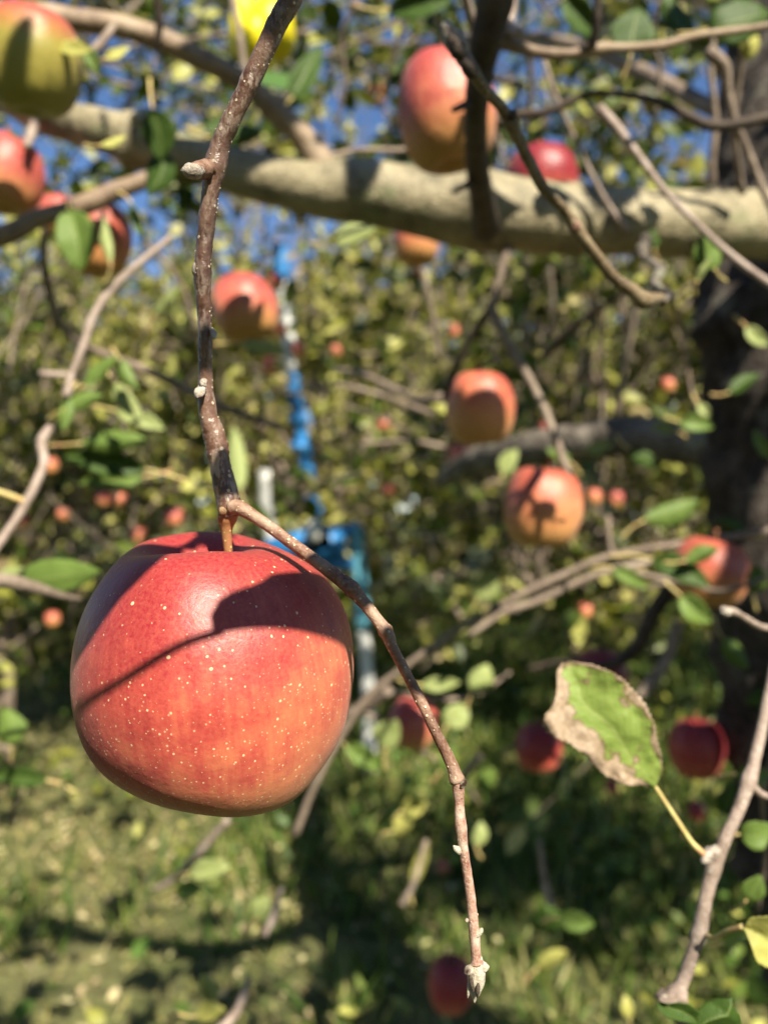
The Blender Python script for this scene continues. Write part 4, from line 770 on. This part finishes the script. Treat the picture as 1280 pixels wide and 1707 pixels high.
for pts, wd in (([(1240, 320), (1180, 350), (1110, 400)], 10), ([(480, 270), (520, 310), (500, 350)], 16), ([(690, 290), (720, 330), (680, 400)], 12), ([(640, 300), (600, 370)], 9), ([(1060, 330), (1040, 400)], 12), ([(880, 300), (860, 350), (890, 420)], 18), ([(110, 190), (120, 250)], 14), ([(170, 190), (180, 270)], 10), ([(340, 240), (420, 330)], 14), ([(760, 300), (740, 400)], 8)): shade_twig(pts, .9, wd, 1.0)
# ------------------------------------------------------------------ leafy crown of the near tree, plus unseen foliage added for shade
up_el = [(-1.3, 2.3, 2.95, .9, .8, .6), (-.3, 2.8, 3.1, .8, .8, .6), (.7, 2.5, 3.0, .9, .8, .6), (1.5, 2.2, 2.8, .7, .8, .8), (-1.9, 3.0, 3.1, .8, .8, .7), (.2, 2.1, 2.75, .9, .5, .3), (1.1, 1.7, 2.45, .5, .4, .4), (1.9, 3.2, 3.0, .9, .8, .8), (.3, 3.8, 3.7, 1.4, .7, .6), (-1.8, 4.2, 3.9, 1.0, .7, .7)]
low_el = [(-.9, 2.1, 1.45, .5, .5, .6), (-.2, 2.5, 1.5, .6, .5, .6), (.5, 2.3, 1.35, .5, .4, .5), (.95, 1.9, 1.1, .4, .4, .5), (.3, 2.9, 1.85, .8, .5, .35), (-1.4, 2.8, 1.7, .5, .5, .7), (1.5, 2.4, 1.6, .5, .5, .7), (.4, 1.8, .8, .4, .3, .25), (-.6, 1.7, 1.15, .3, .3, .3), (.62, 1.35, .6, .3, .3, .35), (-.1, 4.0, .35, .5, .3, .3)]
rm_el = [(1.35, 1.5, 1.5, .35, .5, .7), (-1.2, 1.6, .9, .4, .4, .3)]
shade_el = [(-1.7, -.2, 1.7, .7, .8, .8), (.9, -1.7, 1.2, .8, .6, .8), (-.8, -1.6, 1.3, .8, .6, .9), (-1.2, -1.0, 2.5, .8, .8, .5), (.6, -.4, 3.1, .8, .6, .4), (-.2, -1.3, 2.9, .8, .7, .4), (1.9, -.6, 1.3, .6, .7, .6), (-1.5, -2.0, 1.9, 1.0, .8, .9), (.2, -2.8, 1.7, 1.1, .7, .8), (2.1, -2.4, 2.0, .9, .8, .7), (-.8, .3, 3.0, .7, .5, .4), (.1, .9, 3.1, .7, .5, .35), (-1.9, -1.0, 3.0, .9, .9, .5), (.9, -3.0, 3.2, .8, .7, .5), (2.0, .35, 2.7, .85, .8, .45), (1.5, .9, 2.85, .7, .6, .3), (2.0, .35, 3.0, .8, .8, .3), (.8, 1.2, 3.3, .5, .4, .3), (1.9, -.1, 2.9, .8, .6, .3), (2.7, .3, 2.8, .7, .8, .4), (1.3, .4, 3.0, .6, .5, .25), (1.2, -1.2, 2.7, .8, .8, .4), (2.6, -.6, 2.4, .7, .7, .4), (-.9, -.6, 2.9, .7, .6, .3), (.2, -1.9, 3.0, .8, .7, .4), (3.0, 1.0, 2.5, .7, .8, .5), (1.3, -.45, 3.0, .55, .5, .4), (-2.2, .6, 2.7, .6, .8, .35)]  # unseen clumps around the camera, added to block sun and sky light
def out_of_view(p):
    u, v = view_uv(p); return ~((p[:, 1] > .0)&(u > -90)&(u < 1370)&(v > -90)&(v < 1800))
np_mesh('crown', crown_pieces(up_el, 40, 11, .078, near=True, seed=31, rad=.0035, up=.3, clump=.75)
        + crown_pieces(low_el, 26, 6, .085, near=True, seed=44, rad=.003, up=.1, clump=.7)
        + [(v, l, s, m) for (v, l, s, m) in crown_pieces(shade_el, 75, 15, .08, near=True, seed=77, rad=.004, up=.1, mask=out_of_view)], [LEAF_NEAR, B_FAR], ht)
for (a, b, r) in (((TX, 1.2, 2.0), (.9, 2.4, 3.2), .02), ((TX, 1.25, 2.1), (-.3, 2.7, 3.1), .016), ((.4, 2.2, 2.7), (-1.6, 2.7, 3.1), .012), ((TX, 1.2, 2.1), (2.2, .3, 2.9), .04), ((TX+.05, 1.2, 2.1), (1.2, -1.3, 2.9), .035)):
    a, b = Vector(a), Vector(b); m1 = a.lerp(b, .35)+Vector((.05, 0, .12)); m2 = a.lerp(b, .7)+Vector((-.06, .05, .05))
    MB().tube([(*a, r), (*m1, r*.8), (*m2, r*.5), (*b, r*.15)], seg=8, n=4, rough=.12, freq=15).build('limb', B_FAR, ht)

# ------------------------------------------------------------------ orchard rows behind
TREES = [(-1.7, 9.6, 5.5, 1.9, 'apple tree between the second and third row, left of centre', LEAF_Y, 21), (.7, 9.9, 5.3, 1.8, 'apple tree between the second and third row, behind the apple with the notched shadow', LEAF_A, 22), (-2.4, 4.9, 3.3, 1.5, 'olive leaved apple tree in the first row behind, far left', LEAF_A, 1), (1.3, 5.0, 3.2, 1.5, 'apple tree in the first row behind, right of centre, many bare shoots', LEAF_A, 2), (-.75, 7.3, 4.3, 1.7, 'yellowing apple tree behind the blue ladder', LEAF_Y, 3),
         (3.4, 5.2, 3.3, 1.6, 'green apple tree in the first row behind the trunk', LEAF_B, 4), (2.5, 8.0, 4.1, 1.8, 'apple tree in the second row right of centre', LEAF_A, 5), (-3.9, 7.9, 4.1, 1.9, 'tall olive apple tree in the second row at left', LEAF_A, 6),
         (-5.5, 12, 5.2, 2.4, 'apple tree of the third row, far left', LEAF_B, 7), (-2.0, 12.5, 5.0, 2.2, 'apple tree of the third row, left of centre', LEAF_A, 8), (1.3, 13.0, 5.2, 2.3, 'apple tree of the third row behind the lit grass', LEAF_Y, 9), (5.0, 12.4, 5.2, 2.3, 'apple tree of the third row at right', LEAF_B, 10)]
for (x, y, h, s, lab, m, sd) in TREES:
    near = y < 6.5
    orchard_tree(x, y, h, s, lab, m, 100+sd, per=(60 if near else 36 if y < 10 else 14), lpt=(16 if near else 15), leaf=(.095 if near else .13 if y < 10 else .20), near=near, low=.3)
# far orchard: reads as one mass
g = random.Random(2); fe = [(g.uniform(-16, 16), g.uniform(17, 26), g.uniform(1.2, 6.8), g.uniform(1.4, 2.4), 1.5, g.uniform(1.0, 1.6)) for _ in range(100)]
fo = np_mesh('far_orchard', crown_pieces(fe, 3.2, 16, .26, near=False, seed=5, rad=.012), [LEAF_A, B_FAR]); tag(fo, 'far rows of olive green apple trees closing the view', 'orchard', kind='stuff')

# small far apples: px, py, width, depth, label
SM = [(626, 158, 34, 2.6, 'small orange apple against the sky near the top', A_ORANGE), (768, 762, 44, 2.3, 'small orange apple just under the apple with the notched shadow', A_ORANGE), (452, 611, 30, 3.4, 'small pink red apple left of the white mast section', A_RED),
      (499, 584, 24, 3.6, 'small red apple touching the right side of the white mast', A_RED), (466, 550, 24, 3.5, 'small pink apple at the left of the white mast top', A_RED), (461, 470, 26, 3.3, 'small red apple just below the blue mast tip', A_RED),
      (645, 817, 24, 4.4, 'tiny orange apple right of the ladder, in dark leaves', A_ORANGE), (640, 710, 22, 4.6, 'tiny orange apple left of the limb end', A_ORANGE), (84, 776, 26, 3.2, 'small orange apple at the bend of the left twig', A_ORANGE),
      (174, 831, 24, 4.6, 'left one of two tiny apples side by side at left', A_RED), (200, 834, 24, 4.6, 'right one of two tiny apples side by side at left', A_ORANGE), (106, 858, 20, 4.6, 'tiny apple lower left of the pair at left', A_ORANGE), (38, 868, 22, 4.2, 'tiny red apple near the left edge', A_RED),
      (292, 862, 32, 4.0, 'small pink apple above the top left of the large apple', A_RED), (232, 893, 24, 4.3, 'tiny orange apple touching the outline of the large apple', A_ORANGE), (88, 1032, 24, 4.0, 'tiny apple left of the large apple', A_ORANGE), (1112, 642, 24, 4.4, 'tiny orange apple left of the trunk', A_ORANGE),
      (908, 713, 20, 4.0, 'tiny red apple above the creased orange apple', A_RED), (1026, 832, 26, 3.2, 'small pink apple right of the creased orange apple', A_RED), (990, 828, 26, 3.4, 'small brownish apple touching the creased orange apple', A_ORANGE), (755, 552, 22, 4.8, 'tiny pink apple above the apple with the notched shadow', A_RED),
      (700, 458, 20, 5.0, 'tiny pink apple below the small shaded apple', A_RED), (1040, 715, 22, 4.4, 'tiny apple on top of the dark limb', A_ORANGE), (1020, 1310, 22, 4.0, 'tiny red apple below the half browned leaf', A_DARK), (738, 1445, 22, 3.6, 'tiny orange apple left of the long hanging shoot', A_ORANGE), (975, 1018, 24, 4.0, 'tiny brown apple above the half browned leaf', A_ORANGE), (1160, 1352, 30, 2.4, 'small dark apple under the shaded red apple', A_DARK), (560, 585, 18, 5.0, 'tiny orange apple right of the white mast section', A_ORANGE)]
for (x, y, wpx, d, lab, m) in SM: apple(x, y, wpx, min(d, 2.7+.12*d), lab, m, 1.0, (0, 0), int(x) % 4, 'small apples in the trees behind', small=True)

# ------------------------------------------------------------------ grass and fallen leaves
g = np.random.default_rng(8)
def gz(x, y): return np.array([.05*noise.noise(Vector((a*.7, b*.7, 0)))+.02*noise.noise(Vector((a*3, b*3, 4))) for a, b in zip(x, y)])
n = 130000; r = g.uniform(0, 1, n)**.6; y = 1.6+r*11; x = g.uniform(-1, 1, n)*(y*.62+.6)
dens = np.array([noise.noise(Vector((a*.9, b*.9, 7)))+.8*noise.noise(Vector((a*4, b*4, 2)))+.6*max(-1, min(1, a*.9+.15*(b-3.6))) for a, b in zip(x, y)]); k = dens > g.uniform(-.55, .45, n); x, y = x[k], y[k]; n = len(x)
pos = np.stack([x, y, gz(x, y)-.01], 1); di = g.normal(size=(n, 3))*.5+np.array([0, 0, 1]); sz = g.uniform(.05, .16, n)*(1+.12*y)
gr = np_mesh('grass', [(*scatter(pos, di, g.normal(size=(n, 3)), sz*np.ones(n), T_BL_V*np.array([1.5, 1, 1]), T_BL_F), 0)], [GRASS]); tag(gr, 'uneven green grass and weeds of the orchard floor', 'grass', kind='stuff')
n = 34000; y = 1.6+g.uniform(0, 1, n)**.7*9; x = g.uniform(-1, 1, n)*(y*.62+.5); pos = np.stack([x, y, gz(x, y)+g.uniform(.005, .05, n)], 1)
k = (g.uniform(0, 1, n) < np.clip(.5-.7*x, .05, 1)*np.array([.5+.9*noise.noise(Vector((a*2.2, b*2.2, 9))) for a, b in zip(x, y)])); x, y, pos = x[k], y[k], pos[k]; n = len(x)
np_l = np_mesh('fallen_leaves', [(*scatter(pos, g.normal(size=(n, 3))*np.array([1, 1, .35]), g.normal(size=(n, 3))*.35+np.array([0, 0, 1]), g.uniform(.014, .048, n)*g.uniform(.5, 1.2, n), T_NEAR_V, T_NEAR_F), 0)], [LITTER]); tag(np_l, 'dry tan and yellowish fallen leaves under the trees', 'fallen leaves', kind='stuff')
n = 70000; y = 1.6+g.uniform(0, 1, n)**.7*9; x = g.uniform(-1, 1, n)*(y*.62+.5); k = np.array([noise.noise(Vector((a*1.7, b*1.7, 5)))-.3*a for a, b in zip(x, y)]) > g.uniform(-.35, .5, n); x, y = x[k], y[k]; n = len(x)
DRY = leaf_mat('dry_grass_blade', [(.20, .21, .05), (.34, .31, .10), (.46, .40, .18), (.30, .22, .10)], [0, .4, .75, 1], .2, .7)
dg = np_mesh('dry_grass', [(*scatter(np.stack([x, y, gz(x, y)-.005], 1), g.normal(size=(n, 3))*.9+np.array([0, 0, .7]), g.normal(size=(n, 3)), g.uniform(.03, .09, n), T_BL_V*np.array([1.6, 1, 1]), T_BL_F), 0)], [DRY]); tag(dg, 'short dry yellowish grass in the sunny part of the orchard floor', 'dry grass', kind='stuff')
# weeds: broad low leaves
n = 6000; y = 1.8+g.uniform(0, 1, n)**.7*5; x = g.uniform(-1, 1, n)*(y*.62+.5)
k = np.array([noise.noise(Vector((a*1.3, b*1.3, 3)))*1.3+.25*a+.12*(b-3.5) for a, b in zip(x, y)]) > g.uniform(-.4, .5, n); x, y = x[k], y[k]; n = len(x); pos = np.stack([x, y, g.uniform(.03, .28, n)*(.6+.4*np.sin(x*3+y*2))+.02], 1)
we = np_mesh('weeds', [(*scatter(pos, g.normal(size=(n, 3))*np.array([1, 1, .5])+np.array([0, 0, .3]), g.normal(size=(n, 3))*.5+np.array([0, -.2, 1]), g.uniform(.04, .09, n), T_NEAR_V, T_NEAR_F), 0)], [LEAF_LOW]); tag(we, 'broad leaved green weeds between the grass', 'weeds', kind='stuff')
